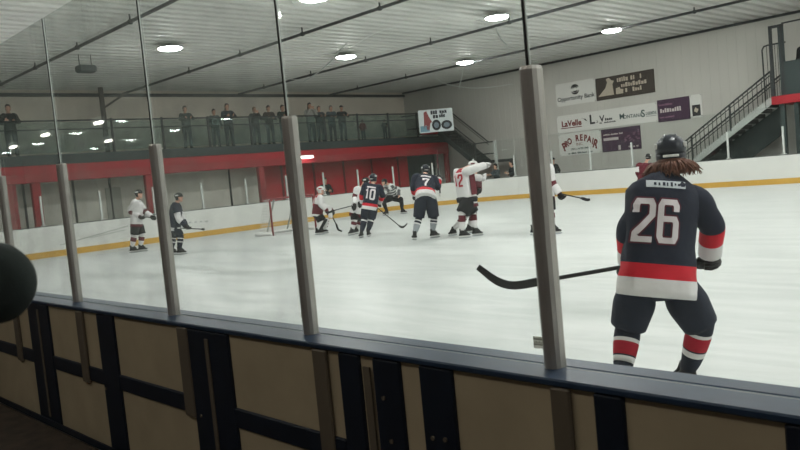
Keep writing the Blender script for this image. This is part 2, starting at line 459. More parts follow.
def player(label, ground, s, F, px, style, group=None, name='person'):
    """hockey player posed from joint points (image column, row, metres nearer or farther than the feet)"""
    G = onz(*ground); D = depth(G)
    J = {}
    for k, v in px.items():
        J[k] = CP+ray(v[0], v[1])*(D+(v[2] if len(v) > 2 else 0)) if isinstance(v, tuple) else v
    J['F'] = face_dir(F)
    if 'HFa' in style: J['HF'] = face_dir(style['HFa'])
    J['bend'] = style.get('bend', 0); J['fine'] = style.get('fine')
    for q in ('L', 'R'):
        if q not in style.get('lift', ''): J['an'+q].z = SOLE*s
    finish_joints(J, s, style.get('shw', .2), .1)
    root = thing(name, Vec((G.x, G.y, 0)), label, 'person', group)
    body_mesh(root, J, s*style.get('bs', 1), style.get('bare', False), M_skin)
    je = jersey(root, J, s, style)
    # pants
    mb = MB(); P = J['pelvis']; up = J['sup']; hr, hf = frame(Vec((J['F'].x, J['F'].y, 0)))
    pk = style.get('pk', 1.0)
    mb.loft([ring(P+up*.1*s, hr, hf, .19*s, .14*s, 18), ring(P+up*.02*s, hr, hf, .21*s*pk, .155*s*pk, 18), ring(P-UP*.08*s, hr, hf, .2*s*pk, .15*s*pk, 18), ring(P-UP*.15*s, hr, hf, .13*s, .1*s, 18)])
    for q in ('L', 'R'):
        h, kn = J['hip'+q], J['kn'+q]; e = h.lerp(kn, style.get('plen', .93))
        mb.tube([h+UP*.03, h.lerp(e, .35), h.lerp(e, .7), e], [.105*s*pk, .135*s*pk, .128*s*pk, .118*s*pk], 0, 18, k=3)
    mb.build('pants', style['pants'], root)
    for q in ('L', 'R'):
        kn, an = J['kn'+q], J['an'+q]; d = (an-kn).normalized()
        mb = MB().tube([kn-d*.06*s, kn+d*.04*s, kn.lerp(an, .4), kn.lerp(an, .75), an+UP*.03*s], [.08*s, .088*s, .085*s, .068*s, .056*s], style.get('sock'+q, style['sock']), 16, k=3)
        mb.build('sock', style['sockm'], root)
        fa = style.get('foot'+q, F)
        skate(root, an, face_dir(fa), s, style.get('skm'))
        if not style.get('bare'): glove(root, J, q, s, style['glovem'])
    hd = J['head']
    if style.get('helm', True): helmet(root, hd, J['HF'], J['hup'], s*style.get('hs', 1.0), style.get('helmm', M_helm), style.get('helmt', M_helmw), style.get('cage', False))
    if style.get('face'): face_parts(root, hd, J['HF'], J['hup'], s)
    return root, J, je
def stick(label, pts, bl, s=1.0, rad=.014):
    """hockey stick: shaft butt->heel, blade heel->toe (world points)"""
    a, b = pts; root = thing('hockey_stick', b, label, 'hockey stick', None)
    MB().tube([a, a.lerp(b, .5), b], [(rad*.75, rad)]*3, 0, 8, p=4).build('shaft', M_stick, root)
    d = b-a
    MB().tube([b-(b-a).normalized()*.06]+bl, [(.012, .018)]+[(.008, .034)]*(len(bl)-1)+[(.006, .026)], 0, 10, p=3, hint=UP, k=3).build('blade', M_black, root)
    # grip tape on the butt end
    e = a.lerp(b, .1)
    MB().tube([a-(e-a).normalized()*.01, e], [(rad*.95, rad*1.2)]*2, 0, 8, p=4).build('grip_tape', M_helmw, root)
    return root
def img(x, y, D): return CP+ray(x, y)*D

NAVY = dict(mats=[M_navy, M_red, M_white], hem=[(-.26, 2), (-.10, 1), (.06, 0)], sleeve=[(.66, 0), (.83, 1), (1, 2)], pants=M_navyp,
            sock=[(.12, 0), (.2, 2), (.48, 1), (.58, 2), (1, 0)], sockm=[M_navyp, M_red, M_white], glovem=[M_black, M_black])
WHITE = dict(mats=[M_white, M_maroon, M_numr], hem=[(-.26, 1), (-.12, 0)], sleeve=[(.55, 0), (.72, 1), (1, 0)], pants=M_blackc,
             sock=[(.3, 0), (.62, 1), (1, 0)], sockm=[M_white, M_maroon], glovem=[M_black, M_maroon])

# ================================================================== THE HALL
M_conc = mat('concrete_floor', (70, 66, 60), .9, noise=.15, scale=3)
M_floorn = mat('rubber_floor', (62, 52, 43), .9, noise=.35, scale=9, bump=.3, bscale=120)
M_wallw = mat('painted_steel_wall', (192, 190, 183), .7, noise=.05, scale=.6)
M_walle = mat('tan_end_wall', (228, 216, 202), .85, noise=.06, scale=.8)
M_walld = mat('dim_back_wall', (88, 84, 80), .9)
M_ceil = mat('ceiling_decking', (216, 217, 213), .55, noise=.08, scale=.5)
M_redp = mat('red_painted_steel', (158, 26, 38), .55, noise=.08, scale=2)
M_redw = mat('red_wall_paint', (196, 30, 46), .7, noise=.1, scale=1.2)
M_block = mat('grey_block_wall', (218, 213, 203), .85, noise=.06, scale=2)
M_darkm = mat('dark_painted_metal', (40, 44, 46), .5)
M_dteal = mat('dark_teal_panel', (44, 56, 56), .6)
M_board = mat('white_board_plastic', (216, 217, 213), .35, noise=.025, scale=3)
M_yellow = mat('yellow_kick_plate', (200, 158, 70), .45, noise=.06, scale=4)
M_cap = mat('grey_cap', (84, 88, 88), .5)
M_ledge = mat('navy_ledge', (32, 50, 72), .42, noise=.12, scale=14)
M_frame = mat('navy_frame', (14, 24, 38), .5, noise=.2, scale=10)
M_panel = mat('tan_backing_panel', (168, 154, 128), .75, noise=.07, scale=5)
M_plate = mat('bronze_plate', (104, 95, 82), .5, .2)
M_alu = mat('anodised_post', (166, 162, 157), .38, .55, noise=.08, scale=6)
M_gpost = mat('pale_support_post', (196, 200, 196), .45)
M_glass = glassmat('near_glass', (.975, .985, .977), .95, .125)  # left panes get more painted haze, washing out the view behind
M_glassM = glassmat('mid_near_glass', (.97, .98, .972), .95, .065)
M_glassR = glassmat('right_near_glass', (.975, .98, .973), .95, .028)
M_glassf = glassmat('far_glass', (.96, .975, .97), .5, .008)
M_teal = glassmat('guard_glass', (.76, .83, .81), .8, .12, (120, 140, 138))
M_paper = mat('sign_white', (216, 216, 211), .6)
M_ink = mat('sign_ink', (44, 44, 46), .7)

def ice_material():
    m = mat('ice', (218, 222, 218), .3, spec=.35); nt = m.node_tree; b = nt.nodes['Principled BSDF']; N = nt.nodes.new; L = nt.links.new
    tc = N('ShaderNodeTexCoord'); mp = N('ShaderNodeMapping'); mp.inputs['Scale'].default_value = (.22, 1.3, 1); mp.inputs['Rotation'].default_value = (0, 0, .5)
    L(tc.outputs['Object'], mp.inputs['Vector'])
    n1 = N('ShaderNodeTexNoise'); n1.inputs['Scale'].default_value = 1.6; n1.inputs['Detail'].default_value = 9; n1.inputs['Roughness'].default_value = .65; n1.inputs['Distortion'].default_value = 1.2
    L(mp.outputs[0], n1.inputs['Vector'])
    cr = N('ShaderNodeValToRGB'); cr.color_ramp.elements[0].position = .33; cr.color_ramp.elements[0].color = lin((180, 186, 183)); cr.color_ramp.elements[1].position = .58; cr.color_ramp.elements[1].color = lin((206, 209, 207))
    L(n1.outputs[0], cr.inputs[0]); L(cr.outputs[0], b.inputs['Base Color'])
    mr = N('ShaderNodeMapRange'); mr.inputs[1].default_value = .3; mr.inputs[2].default_value = .7; mr.inputs[3].default_value = .28; mr.inputs[4].default_value = .6
    L(n1.outputs[0], mr.inputs[0]); L(mr.outputs[0], b.inputs['Roughness'])
    n2 = N('ShaderNodeTexNoise'); n2.inputs['Scale'].default_value = 26; n2.inputs['Detail'].default_value = 3; L(tc.outputs['Object'], n2.inputs['Vector'])
    bp = N('ShaderNodeBump'); bp.inputs['Strength'].default_value = .12; bp.inputs['Distance'].default_value = .01; L(n2.outputs[0], bp.inputs['Height']); L(bp.outputs[0], b.inputs['Normal'])
    return m
M_ice = ice_material()

XL, XR, YB, YF, ZC = -33.5, 36.0, -6.0, 33.0, 6.62
BX0, BX1, BY0, BY1, BR = -27.5, 33.0, 1.92, 29.9, 6.0
def loop_pts(inset=0.0, x0=BX0, x1=BX1, y0=BY0, y1=BY1, R=BR, start_near=False):
    """rounded outline from the near left corner round the left end, the far side and the right end"""
    pts = []
    def arc(cx, cy, a0, a1, n=14):
        for i in range(n+1):
            a = radians(a0+(a1-a0)*i/n); pts.append(Vec((cx+(R-inset)*cos(a), cy+(R-inset)*sin(a), 0)))
    arc(x0+R, y0+R, 270, 180); 
    for i in range(1, 8): pts.append(Vec((x0+inset, y0+R+(y1-y0-2*R)*i/8, 0)))
    arc(x0+R, y1-R, 180, 90)
    for i in range(1, 12): pts.append(Vec((x0+R+(x1-x0-2*R)*i/12, y1-inset, 0)))
    arc(x1-R, y1-R, 90, 0); arc(x1-R, y0+R, 0, -90)
    return pts
struct('floor', MB().box((XL, YB, -.2), (XR, YF, -.03)), M_conc)
tag(MB().prism([p-UP*.028 for p in loop_pts()], UP*.028).build('floor_ice', M_ice), kind='structure')
struct('floor_spectator', MB().box((-22, YB, -.03), (10, 1.69, .22)), M_floorn)
# walls
mb = MB().box((XL-.3, YF, -.2), (XR, YF+.2, ZC+.5))
x = XL
while x < 8:                                               # upright siding ribs
    mb.box((x, YF-.008, 1.2), (x+.03, YF, ZC+.1)); x += .4
mb.box((XL, YF-.012, 4.02), (8, YF, 4.05)); mb.box((XL, YF-.012, 5.62), (-15, YF, 5.65))
struct('wall_far', mb, M_wallw)
struct('wall_left', MB().box((XL-.3, YB, -.2), (XL, YF, ZC+.5)), M_walle)
struct('wall_right', MB().box((XR, YB, -.2), (XR+.3, YF+.2, ZC+.5)), M_wallw)
struct('wall_back', MB().box((XL-.3, YB-.3, -.2), (XR, YB, ZC+.5)), M_walld)
# corrugated decking, ridges running across the rink
prof = []; x = XL-.2
while x < XR:
    prof += [(x, 0), (x+.26, 0), (x+.29, .17), (x+.47, .17)]; x += .5
mb = MB(); b = [Vec((px_, YB, ZC+pz)) for px_, pz in prof]; t = [Vec((px_, YF+.1, ZC+pz)) for px_, pz in prof]
mb.v = b+t; n = len(b)
for i in range(n-1): mb.f.append((i, i+1, n+i+1, n+i)); mb.m.append(0); mb.sm.append(False)
tag(mb.build('ceiling', M_ceil, fix=False), kind='structure')
struct('trim_2', MB().box((XL, YF-.1, ZC-.1), (8, YF-.02, ZC)), M_darkm)
struct('trim_3', MB().box((XL, YB, ZC-.28), (XL+.14, YF, ZC-.14)), M_darkm)

# pipes hung under the decking
for i, (y, lab) in enumerate(((9.6, 'thin dark ceiling pipe nearest the spectator glass, crossing the top left'), (15.35, 'second dark ceiling pipe from the spectator side, running to the top centre'), (21.3, 'third dark ceiling pipe, passing beside the bright lamp right of top centre'), (27.2, 'dark ceiling pipe farthest away, just in front of the far wall top'))):
    t = thing('ceiling_pipe', (-10, y, ZC-.16), lab, 'pipe')
    MB().tube([(XL+.2, y, ZC-.16), (20, y, ZC-.16)], .05, 0, 8).build('pipe', M_darkm, t)
    x = -31
    for k in range(9):
        MB().box((x-.02, y-.015, ZC-.16), (x+.02, y+.015, ZC+.05)).box((x-.05, y-.06, ZC-.23), (x+.05, y+.06, ZC-.1), 0, .02).build('hanger', M_darkm, t); x += 3.7

# ceiling lamps
M_lens = emis('lamp_lens', (253, 255, 251), 80)
def lamp(c, label):
    t = thing('ceiling_lamp', c, label, 'ceiling lamp', 'rink lamps under the ceiling'); c = Vec(c); X, Y = Vec((1, 0, 0)), Vec((0, 1, 0))
    MB().loft([ring(c+UP*z, X, Y, a, a, 24) for z, a in ((.02, .40), (.04, .42), (.06, .41), (.09, .3), (.12, .14), (.15, .12))]).build('housing', mat('lamp_housing', (150, 152, 150), .5), t)
    MB().loft([ring(c+UP*z, X, Y, a, a, 24) for z, a in ((-.055, .08), (-.045, .2), (-.01, .34), (.029, .385))]).build('lens', M_lens, t)
    MB().tube([c+UP*.14, Vec((c.x, c.y, ZC+.06))], .02, 0, 8).build('hanger', M_darkm, t)
    return t
ZL = 6.43
base = None
lx = [-23.1, -15.9, -8.7, -1.5, 5.7, 12.9, 20.1, 27.3]; ly = [5.9, 12.95, 20.1, 27.15]
names = {(0, 1): 'round lit lamp on the left, above the far left stand, nearest left pole', (0, 2): 'round lit lamp left of the centre, above the spectators on the upper deck', (0, 3): 'small round lit lamp at centre, farthest of the lamps above the far left corner',
         (1, 1): 'lit ceiling lamp cut by the top edge of the picture, left of centre', (1, 2): 'large round lit lamp at the top, just left of the tallest post', (1, 3): 'round lit lamp over the banner wall, right of the tallest post'}
seen = {(0, 1): (170, 49), (0, 2): (346, 57.5), (0, 3): (465, 63), (1, 1): (314, -1), (1, 2): (497, 18), (1, 3): (612, 31)}
for i, x0_ in enumerate(lx):
    for j, y0_ in enumerate(ly):
        x, y = x0_, y0_
        if (i, j) in seen: q = onz(*seen[i, j], ZL); x, y = q.x, q.y
        lab = names.get((i, j), 'round ceiling lamp of the rink, beyond the frame above the near ice')
        if base is None: base = lamp((x, y, ZL), lab)
        else: dup(base, Vec((x, y, ZL)), lab)

# ------------------------------------------------------------------ far boards and their glass
t = thing('rink_boards', (BX0, 16, 0), 'long white rink boards with yellow kick plate curving round the far ice', 'rink boards')
P0, P1 = loop_pts(), loop_pts(-.16)
def wallstrip(a, b, z0, z1):
    return [[p+UP*z0 for p in a], [p+UP*z1 for p in a], [p+UP*z1 for p in b], [p+UP*z0 for p in b]]
def strip(inn, out, z0, z1, name, m):
    mb = MB(); n = len(inn)
    rings = [[inn[i]+UP*z0, inn[i]+UP*z1, out[i]+UP*z1, out[i]+UP*z0] for i in range(n)]
    mb.loft(rings, 0, True, False); return mb.build(name, m, t)
strip(P0, P1, 0, 1.06, 'board_face', M_board)
strip(loop_pts(.018), P0, 0, .21, 'kick_plate', M_yellow)
strip(loop_pts(.006), loop_pts(-.18), 1.06, 1.085, 'cap_rail', M_cap)
g = ony(513, 188, BY1-.004); mb = MB().box((g.x-.03, BY1-.012, 0.02), (g.x+.03, BY1+.001, 1.05)); mb.build('gate_seam', mat('seam_dark', (70, 48, 46), .7), t)
# faint lettering and scuffs on the boards
M_faint = mat('faint_ink', (176, 178, 178), .7)
for i in range(4):
    p = onx(190+i*5.5, 222.6-.4*i, BX0); MB().box((BX0-.001, p.y-.05, p.z-.03), (BX0+.004, p.y+.06, p.z+.03)).build('small_mark', M_faint, t)
p = ony(555, 180, BY1)
for i in range(3): MB().box((p.x-.05+.02*i, BY1-.004, p.z-.2+.17*i), (p.x+.06, BY1+.001, p.z-.1+.17*i)).build('small_mark', M_faint, t)
mb = MB(); mb.bar(onx(60, 245, BX0+.01), onx(128, 226, BX0+.01), .012, .03); mb.bar(onx(90, 238, BX0+.01), onx(125, 230, BX0+.01), .01, .02)
mb.build('scuff_mark', mat('scuff', (176, 180, 176), .6), t)

# supports and panes stand on the boards; walk round the outline
path = loop_pts(-.08); cum = [0]
for a, b in zip(path, path[1:]): cum.append(cum[-1]+(b-a).length)
def along(s):
    for i in range(len(path)-1):
        if cum[i+1] >= s:
            w = (s-cum[i])/(cum[i+1]-cum[i]); return path[i].lerp(path[i+1], w), (path[i+1]-path[i]).normalized()
SX, PANE = 9.4-4.6, 2.05
postproto = None; k = 0; s = SX
def proj(P):
    d = P-CP; w = d.dot(FW); return 400+FPX*d.dot(R2)/w, 225-FPX*d.dot(U2)/w
while s+PANE < 64:
    p, d = along(s)
    u, v = proj(p+UP*1.5)
    where = ('above the far left end boards' if u < 260 else 'before the red wall' if u < 430 else 'near the corner landing' if u < 560 else 'below the banners' if u < 700 else 'before the long right staircase')
    lab = 'slim pale glass support, %s from the left, %s' % (ORD[min(k, 19)], where)
    if postproto is None:
        postproto = thing('glass_support_post', p+UP*1.085, lab, 'post', 'glass supports on the far boards')
        q = Vec(p+UP*1.085); X, Y = Vec((1, 0, 0)), Vec((0, 1, 0))
        MB().obox(q+UP*.52, X, Y, UP, .035, .035, .52, 0, .01).build('upright', M_gpost, postproto)
        MB().obox(q+UP*.02, X, Y, UP, .075, .075, .02, 0, .01).build('foot_plate', M_gpost, postproto)
    else: dup(postproto, p+UP*1.085, lab)
    p2, _ = along(s+PANE); e = (p2-p).normalized(); nrm = e.cross(UP)
    g = MB().obox((p+p2)/2+UP*1.99, e, nrm, UP, (p2-p).length/2-.012, .006, .9)
    tag(g.build('far_rink_glass', M_glassf, loc=(p+p2)/2+UP*1.09), 'clear glass right of the %s pale support, %s' % (ORD[min(k, 19)], where), 'glass pane', 'panes of the far rink glass')
    s += PANE; k += 1
    if proj(along(s)[0]+UP*1.5)[0] > 840 and k > 8: break

# ------------------------------------------------------------------ near boards
t = thing('near_rink_boards', (-3, 1.8, 0), 'navy topped near boards with tan backing panels, seen from the spectator side', 'rink boards')
X0n, X1n = -21.5, 27.0
MB().box((X0n, 1.852, 1.03), (X1n, 1.935, 1.058), 0, .006).build('ledge_back', M_ledge, t)
MB().box((X0n, 1.715, 1.038), (X1n, 1.845, 1.06), 0, .005).build('ledge_front', M_ledge, t)
MB().box((X0n, 1.75, 1.0), (X1n, 1.85, 1.039)).build('top_rail', M_frame, t)
MB().box((X0n, 1.88, 0), (X1n, 1.92, 1.03)).build('board_face', M_board, t)
MB().box((X0n, 1.92, 0), (X1n, 1.934, .21)).build('kick_plate', M_yellow, t)
xs = [(-9.2, -8.9), (-8.1, -7.75), (-6.95, -6.65), (-5.61, -5.22), (-4.43, -4.2), (-3.36, -2.99), (-2.22, -2.1), (-2.03, -1.89), (-1.8, -1.65), (-1.14, -1.05), (-.655, -.35), (.4, .6), (1.2, 1.4), (2.4, 2.62), (3.6, 3.85)]
for a, b in xs: MB().box((a, 1.72, .22), (b, 1.79, 1.037), 0, .006).build('frame_post', M_frame, t)
for (a, b), (c, d) in zip(xs, xs[1:]): MB().box((b, 1.732, .22), (c, 1.748, 1.037)).build('backing_panel', M_panel, t)
mb = MB()
MB().box((-9.2, 1.722, .615), (-2.22, 1.785, .705), 0, .006).build('middle_rail', M_frame, t)
MB().box((-9.2, 1.695, .22), (3.85, 1.704, .262)).build('base_rail', M_frame, t)
for x in (-5.42, -3.19, -2.075): MB().box((x, 1.715, .27), (x+.03 if x < -2.1 else x+.035, 1.723, 1.0)).build('joint_strip', M_plate, t)
for x, z in ((-1.755, .80), (-1.70, .805), (-1.755, .66), (-1.70, .66), (-1.98, .9), (-1.96, .75), (-3.3, .62), (-4.4, .6)): MB().tube([(x, 1.722, z), (x, 1.714, z)], .008, 0, 8).build('bolt', M_plate, t)
MB().box((-.78, 1.72, .9), (-.66, 1.727, .95)).build('reflector', mat('dull_red', (120, 44, 32), .6), t)
# stanchions and the clear panels between them
poles = [-8.55, -7.35, -6.15, -4.95, -3.67, -2.51, -1.33, -.13, 1.07, 2.27, 3.47]
wh = {-6.15: 'grey metal glass stanchion at the far left edge, partly behind the dark round pad', -4.95: 'grey metal glass stanchion standing left of the two skaters by the left end boards', -3.67: 'grey metal glass stanchion overlapping the navy skater at left', -2.51: 'grey metal glass stanchion just left of the goalkeeper, hiding half the net', -1.33: 'tallest looking grey metal stanchion, right of centre, nearest the viewer in view'}
for i, x in enumerate(poles):
    t = thing('glass_stanchion', (x, 1.83, 1.06), wh.get(x, 'grey metal glass stanchion beyond the picture edge along the near ledge'), 'stanchion', 'stanchions along the near ledge')
    def sect(z, w, d): return [Vec((x+a*w, 1.828+b*d, z)) for a, b in ((-1, .55), (-1, -.25), (-.8, -.7), (-.4, -.95), (0, -1), (.4, -.95), (.8, -.7), (1, -.25), (1, .55))]
    MB().loft([sect(1.058, .027, .032), sect(1.2, .027, .034), sect(1.6, .0275, .034), sect(1.925, .0285, .034), sect(1.935, .026, .03)], 0, True, False).build('post', M_alu, t)
    MB().box((x-.004, 1.815, 1.93), (x+.004, 1.823, 2.835)).build('joint_strip', mat('joint_black', (24, 26, 26), .5), t)
    MB().box((x+.0045, 1.817, 1.93), (x+.0085, 1.822, 2.835)).build('glass_edge', mat('glass_edge', (205, 212, 208), .3), t)
    MB().box((x+.055 if x > -2 else x+.14 if x > -3 else x+.22, 1.714, .60), (x+.12 if x > -2 else x+.225 if x > -3 else x+.32, 1.731, 1.036), 0, .005).build('lower_plate', M_plate, t)
lefts = ['leftmost', 'far left', 'left', 'left of centre', 'centre', 'wide right of centre', 'right hand', 'rightmost']
panes = []
for i, (a, b) in enumerate(zip(poles, poles[1:])):
    g = MB().box((a+.008, 1.824, 1.061), (b-.008, 1.836, 2.84)).build('rink_glass', M_glassR if i >= 6 else M_glassM if i == 5 else M_glass, loc=((a+b)/2, 1.83, 1.061))
    lab = {2: 'tall clear panel of spectator glass left of the second stanchion, at the left edge', 3: 'tall clear glass panel framing the two skaters by the left end boards', 4: 'tall clear glass panel in front of the left part of the net', 5: 'tall clear glass panel in front of the goal mouth scramble', 6: 'wide clear glass panel at right in front of player 26'}.get(i, 'clear glass panel beyond the edge of the picture')
    tag(g, lab, 'glass panel', 'panels of the near spectator glass'); panes.append(g)
# scratches in the glass
M_scr = mat('scratch_white', (200, 208, 204), .6)
def scratch(pane, pts, w):
    q = [ony(x, y, 1.8225) for x, y in pts]
    MB().tube(q, [w*(.4+.6*sin(pi*(i+.5)/len(q))) for i in range(len(q))], 0, 6, k=3).build('scratch', M_scr, pane)
scratch(panes[5], [(304, 81), (316, 74), (332, 60), (340, 50), (347, 43)], .0022)
scratch(panes[5], [(272, 76), (290, 79), (300, 80)], .0012)
scratch(panes[4], [(291, 0), (294, 5), (297, 8)], .002)
scratch(panes[5], [(436, 78), (446, 84), (470, 88), (492, 87), (512, 84)], .0012)
scratch(panes[5], [(463, 66), (462, 76), (460, 84), (459, 89)], .0014)
scratch(panes[5], [(476, 24), (478, 20), (487, 23)], .0016)
scratch(panes[5], [(496, 27), (498, 33), (502, 40), (507, 45)], .0022)
scratch(panes[5], [(350, 48), (375, 33), (400, 26)], .0008)
# small square labels stuck on the glass
def thin_print(name, rgb):
    m = mat(name, rgb, .7); nt = m.node_tree; b = nt.nodes['Principled BSDF']; tl = nt.nodes.new('ShaderNodeBsdfTranslucent'); tl.inputs[0].default_value = lin(rgb)
    mx = nt.nodes.new('ShaderNodeMixShader'); mx.inputs[0].default_value = .6
    nt.links.new(b.outputs[0], mx.inputs[1]); nt.links.new(tl.outputs[0], mx.inputs[2]); nt.links.new(mx.outputs[0], nt.nodes['Material Output'].inputs[0]); return m
M_stk = thin_print('sticker_grey', (236, 236, 230)); M_stki = thin_print('sticker_ink', (170, 170, 160))
def sticker(px0, py0, px1, py1, pane_x, lab):
    a, b = ony(px0, py0, 1.8225), ony(px1, py1, 1.8225)
    x0, x1, z0, z1 = a.x, b.x, b.z, a.z
    t = thing('glass_sticker', ((x0+x1)/2, 1.8225, z0), lab, 'sticker')
    MB().box((x0, 1.8215, z0), (x1, 1.8235, z1)).build('backing', M_stk, t)
    m = MB(); h = z1-z0; w = x1-x0
    m.box((x0+w*.06, 1.8205, z0+h*.72), (x1-w*.06, 1.8216, z0+h*.86)); m.box((x0+w*.06, 1.8205, z0+h*.28), (x1-w*.06, 1.8216, z0+h*.40))
    for i in range(5):
        m.box((x0+w*(.1+.17*i), 1.8205, z0+h*.45), (x0+w*(.2+.17*i), 1.8216, z0+h*(.62 if i % 2 else .55)))
    m.build('printing', M_stki, t)
sticker(533, 336, 544, 349, 0, 'small square grey label on the glass at the foot of the tallest stanchion')
sticker(301, 311, 306, 320, 0, 'tiny grey label on the glass beside the foot of the stanchion before the net')

# ------------------------------------------------------------------ left end: upper deck above a red wall
MX = -30.0
yr = onx(447, 165, MX).y
t = thing('upper_deck', (MX, 16, 3.3), 'upper viewing deck with long red steel beam along the far left end', 'balcony')
MB().box((MX, YB, 2.66), (MX+.16, yr+.1, 3.3), 0, .02).build('red_beam', M_redp, t)
MB().box((XL+.01, YB+.01, 3.3), (MX+.1, yr, 3.68)).build('deck_edge', M_dteal, t)
MB().box((XL+.01, YB+.01, 3.2), (MX-.02, yr, 3.31)).build('deck_soffit', mat('soffit', (150, 90, 86), .8), t)
cols = [onx(x, y, MX).y for x, y in ((12, 200), (37, 200), (150, 195), (262, 185), (447, 165))]
for i, y in enumerate(cols):
    MB().box((MX-.12, y-.16 if i < 4 else y-.12, 0), (MX+.1, y+.16 if i < 4 else y+.12, 2.67 if i < 4 else 3.75), 0, .02).build('red_column', M_redp, t)
MB().box((MX-.1, yr-1.9, 3.78), (MX+.1, yr+.1, 4.0), 0, .02).build('red_cross_beam', M_redp, t)
# guard rail with tinted panels
t = thing('deck_guard_rail', (MX, 16, 3.68), 'dark guard rail with tinted glass infill along the front of the upper deck', 'railing')
MB().tube([(MX+.02, YB, 4.95), (MX+.02, yr, 4.95)], .035, 0, 8).build('top_rail', M_darkm, t)
MB().tube([(MX+.02, YB, 4.62), (MX+.02, yr, 4.62)], .022, 0, 8).build('mid_rail', M_darkm, t)
y = yr; ys = []
while y > 6: ys.append(y); y -= 2.15
for y in ys: MB().box((MX-.02, y-.04, 3.6), (MX+.06, y+.04, 5.02), 0, .01).build('rail_post', M_darkm, t)
for a, b in zip(ys, ys[1:]): MB().box((MX+.012, b+.06, 3.75), (MX+.028, a-.06, 4.9)).build('infill_panel', M_teal, t)
# walls below the deck
yA, yB_ = onx(262, 190, -31.4).y, onx(408, 175, -31.4).y
struct('wall_lower', MB().box((-31.6, YB, -.03), (-31.4, yA, 3.19)), M_block)
struct('wall_lower_red', MB().box((-31.6, yA, -.03), (-31.35, yB_, 3.19)), M_redw)
struct('wall_opening_shade', MB().box((-31.6, yB_, -.03), (-31.4, YF, 3.19)), M_dteal)  # dark-coloured sheet painting the shade of the opening here
mb = MB()
for i in range(5):
    y = yA+(yB_-yA)*(i+.6)/5; mb.box((-31.35, y-.05, 0), (-31.3, y+.05, 3.19))
struct('trim_4', mb, mat('dark_red_trim', (120, 20, 30), .7))
p = onx(118, 200, -31.4)
struct('door_1', MB().box((-31.42, p.y-.5, 0), (-31.36, p.y+.15, 2.3), 0, .01), mat('pale_door', (172, 172, 164), .6))
mb = MB()
for px_ in (25, 75, 112, 148, 232): 
    y = onx(px_, 205, -31.4).y; mb.box((-31.4, y-.04, 0), (-31.36, y+.04, 3.19))
struct('trim_5', mb, M_darkm)
# roof post and brace on the upper deck
t = thing('roof_column', (-32.6, onx(103, 110, -32.6).y, 3.68), 'slim dark roof column with slanting brace on the upper deck at left', 'column')
y = t.location.y; MB().box((-32.68, y-.08, 3.68), (-32.52, y+.08, ZC)).build('column', mat('column_grey', (84, 78, 72), .6), t)
MB().bar((-32.6, y+.05, 5.75), (-32.6, y+1.2, 6.45), .08, .08).build('brace', mat('column_grey', (84, 78, 72), .6), t)
# tube lamp under the deck and the speaker hung from the ceiling
p = onx(307, 157, MX+.36)
t = thing('tube_lamp', p, 'short bright tube lamp glowing under the red deck beam', 'lamp')
MB().box((p.x-.08, p.y-.36, p.z+.04), (p.x+.08, p.y+.36, p.z+.1), 0, .01).build('housing', M_gpost, t)
MB().tube([(p.x, p.y-.33, p.z), (p.x, p.y+.33, p.z)], .06, 0, 10).build('tube', emis('tube_glow', (255, 255, 250), 9), t)
MB().box((MX+.16, p.y-.03, p.z+.05), (p.x, p.y+.03, p.z+.09)).build('bracket', M_darkm, t)
p = onz(86, 69, 6.15)
t = thing('hanging_heater', p, 'dark box shaped unit hung from the ceiling above the left upper deck', 'heater')
MB().obox(p, Vec((1, 0, 0)), Vec((0, 1, 0)), UP, .2, .3, .12, 0, .05).build('casing', M_dteal, t)
for k in (-1, 1): MB().tube([p+Vec((0, .2*k, .1)), Vec((p.x, p.y+.2*k, ZC+.05))], .015, 0, 6).build('hanger', M_darkm, t)
mb = MB()
for i in range(5): mb.box((p.x+.19, p.y-.24, p.z-.09+.04*i), (p.x+.21, p.y+.24, p.z-.075+.04*i))
mb.build('louvre', M_darkm, t)

# ------------------------------------------------------------------ stairs
def stair(name, label, top, bot, y0, y1, nt, rail_m, smat=None):
    """straight flight in the x-z plane between y0 and y1"""
    top, bot = Vec((top[0], 0, top[1])), Vec((bot[0], 0, bot[1]))
    t = thing(name, (bot.x, (y0+y1)/2, bot.z), label, 'staircase')
    for y, nm in ((y0, 'stringer'), (y1, 'stringer')):
        a, b = top+Vec((0, y, -.1)), bot+Vec((0, y, -.1))
        MB().bar(a, b, .05, .26).build(nm, smat or mat('stringer_grey', (170, 173, 169), .55), t)
    for i in range(nt):
        c = bot.lerp(top, (i+.5)/nt)
        MB().box((c.x-.15, y0+.03, c.z-.03), (c.x+.15, y1-.03, c.z+.01)).build('tread', M_darkm, t)
    for i in range(nt):
        c0, c1 = bot.lerp(top, (i+.3)/nt), bot.lerp(top, (i+1.0)/nt)
        MB().box((c1.x-.01, y0+.03, c1.z-.2), (c1.x+.012, y1-.03, c1.z-.02)).build('riser', M_darkm, t)
    for y in (y0, y1):
        MB().tube([top+Vec((0, y, 1.0)), bot+Vec((0, y, 1.0))], .035, 0, 8).build('handrail', rail_m, t)
        MB().tube([top+Vec((0, y, .86)), bot+Vec((0, y, .86))], .02, 0, 8).build('lower_rail', rail_m, t)
    nb = int((top-bot).length/.22)
    for i in range(nb+1):
        c = bot.lerp(top, i/nb); r = .032 if i % 9 == 0 else .011
        MB().box((c.x-r, y0-r, c.z-.05), (c.x+r, y0+r, c.z+1.0)).build('baluster', rail_m, t)
    return t
M_rail = mat('stair_rail_dark', (46, 50, 50), .5)
PX = -11.45; PZ = 3.3
stair('staircase', 'long dark railed staircase climbing right against the far wall to the red platform', (PX-.1, PZ), (PX-.1-PZ/.66, 0.05), 31.3, 32.7, 18, M_rail)
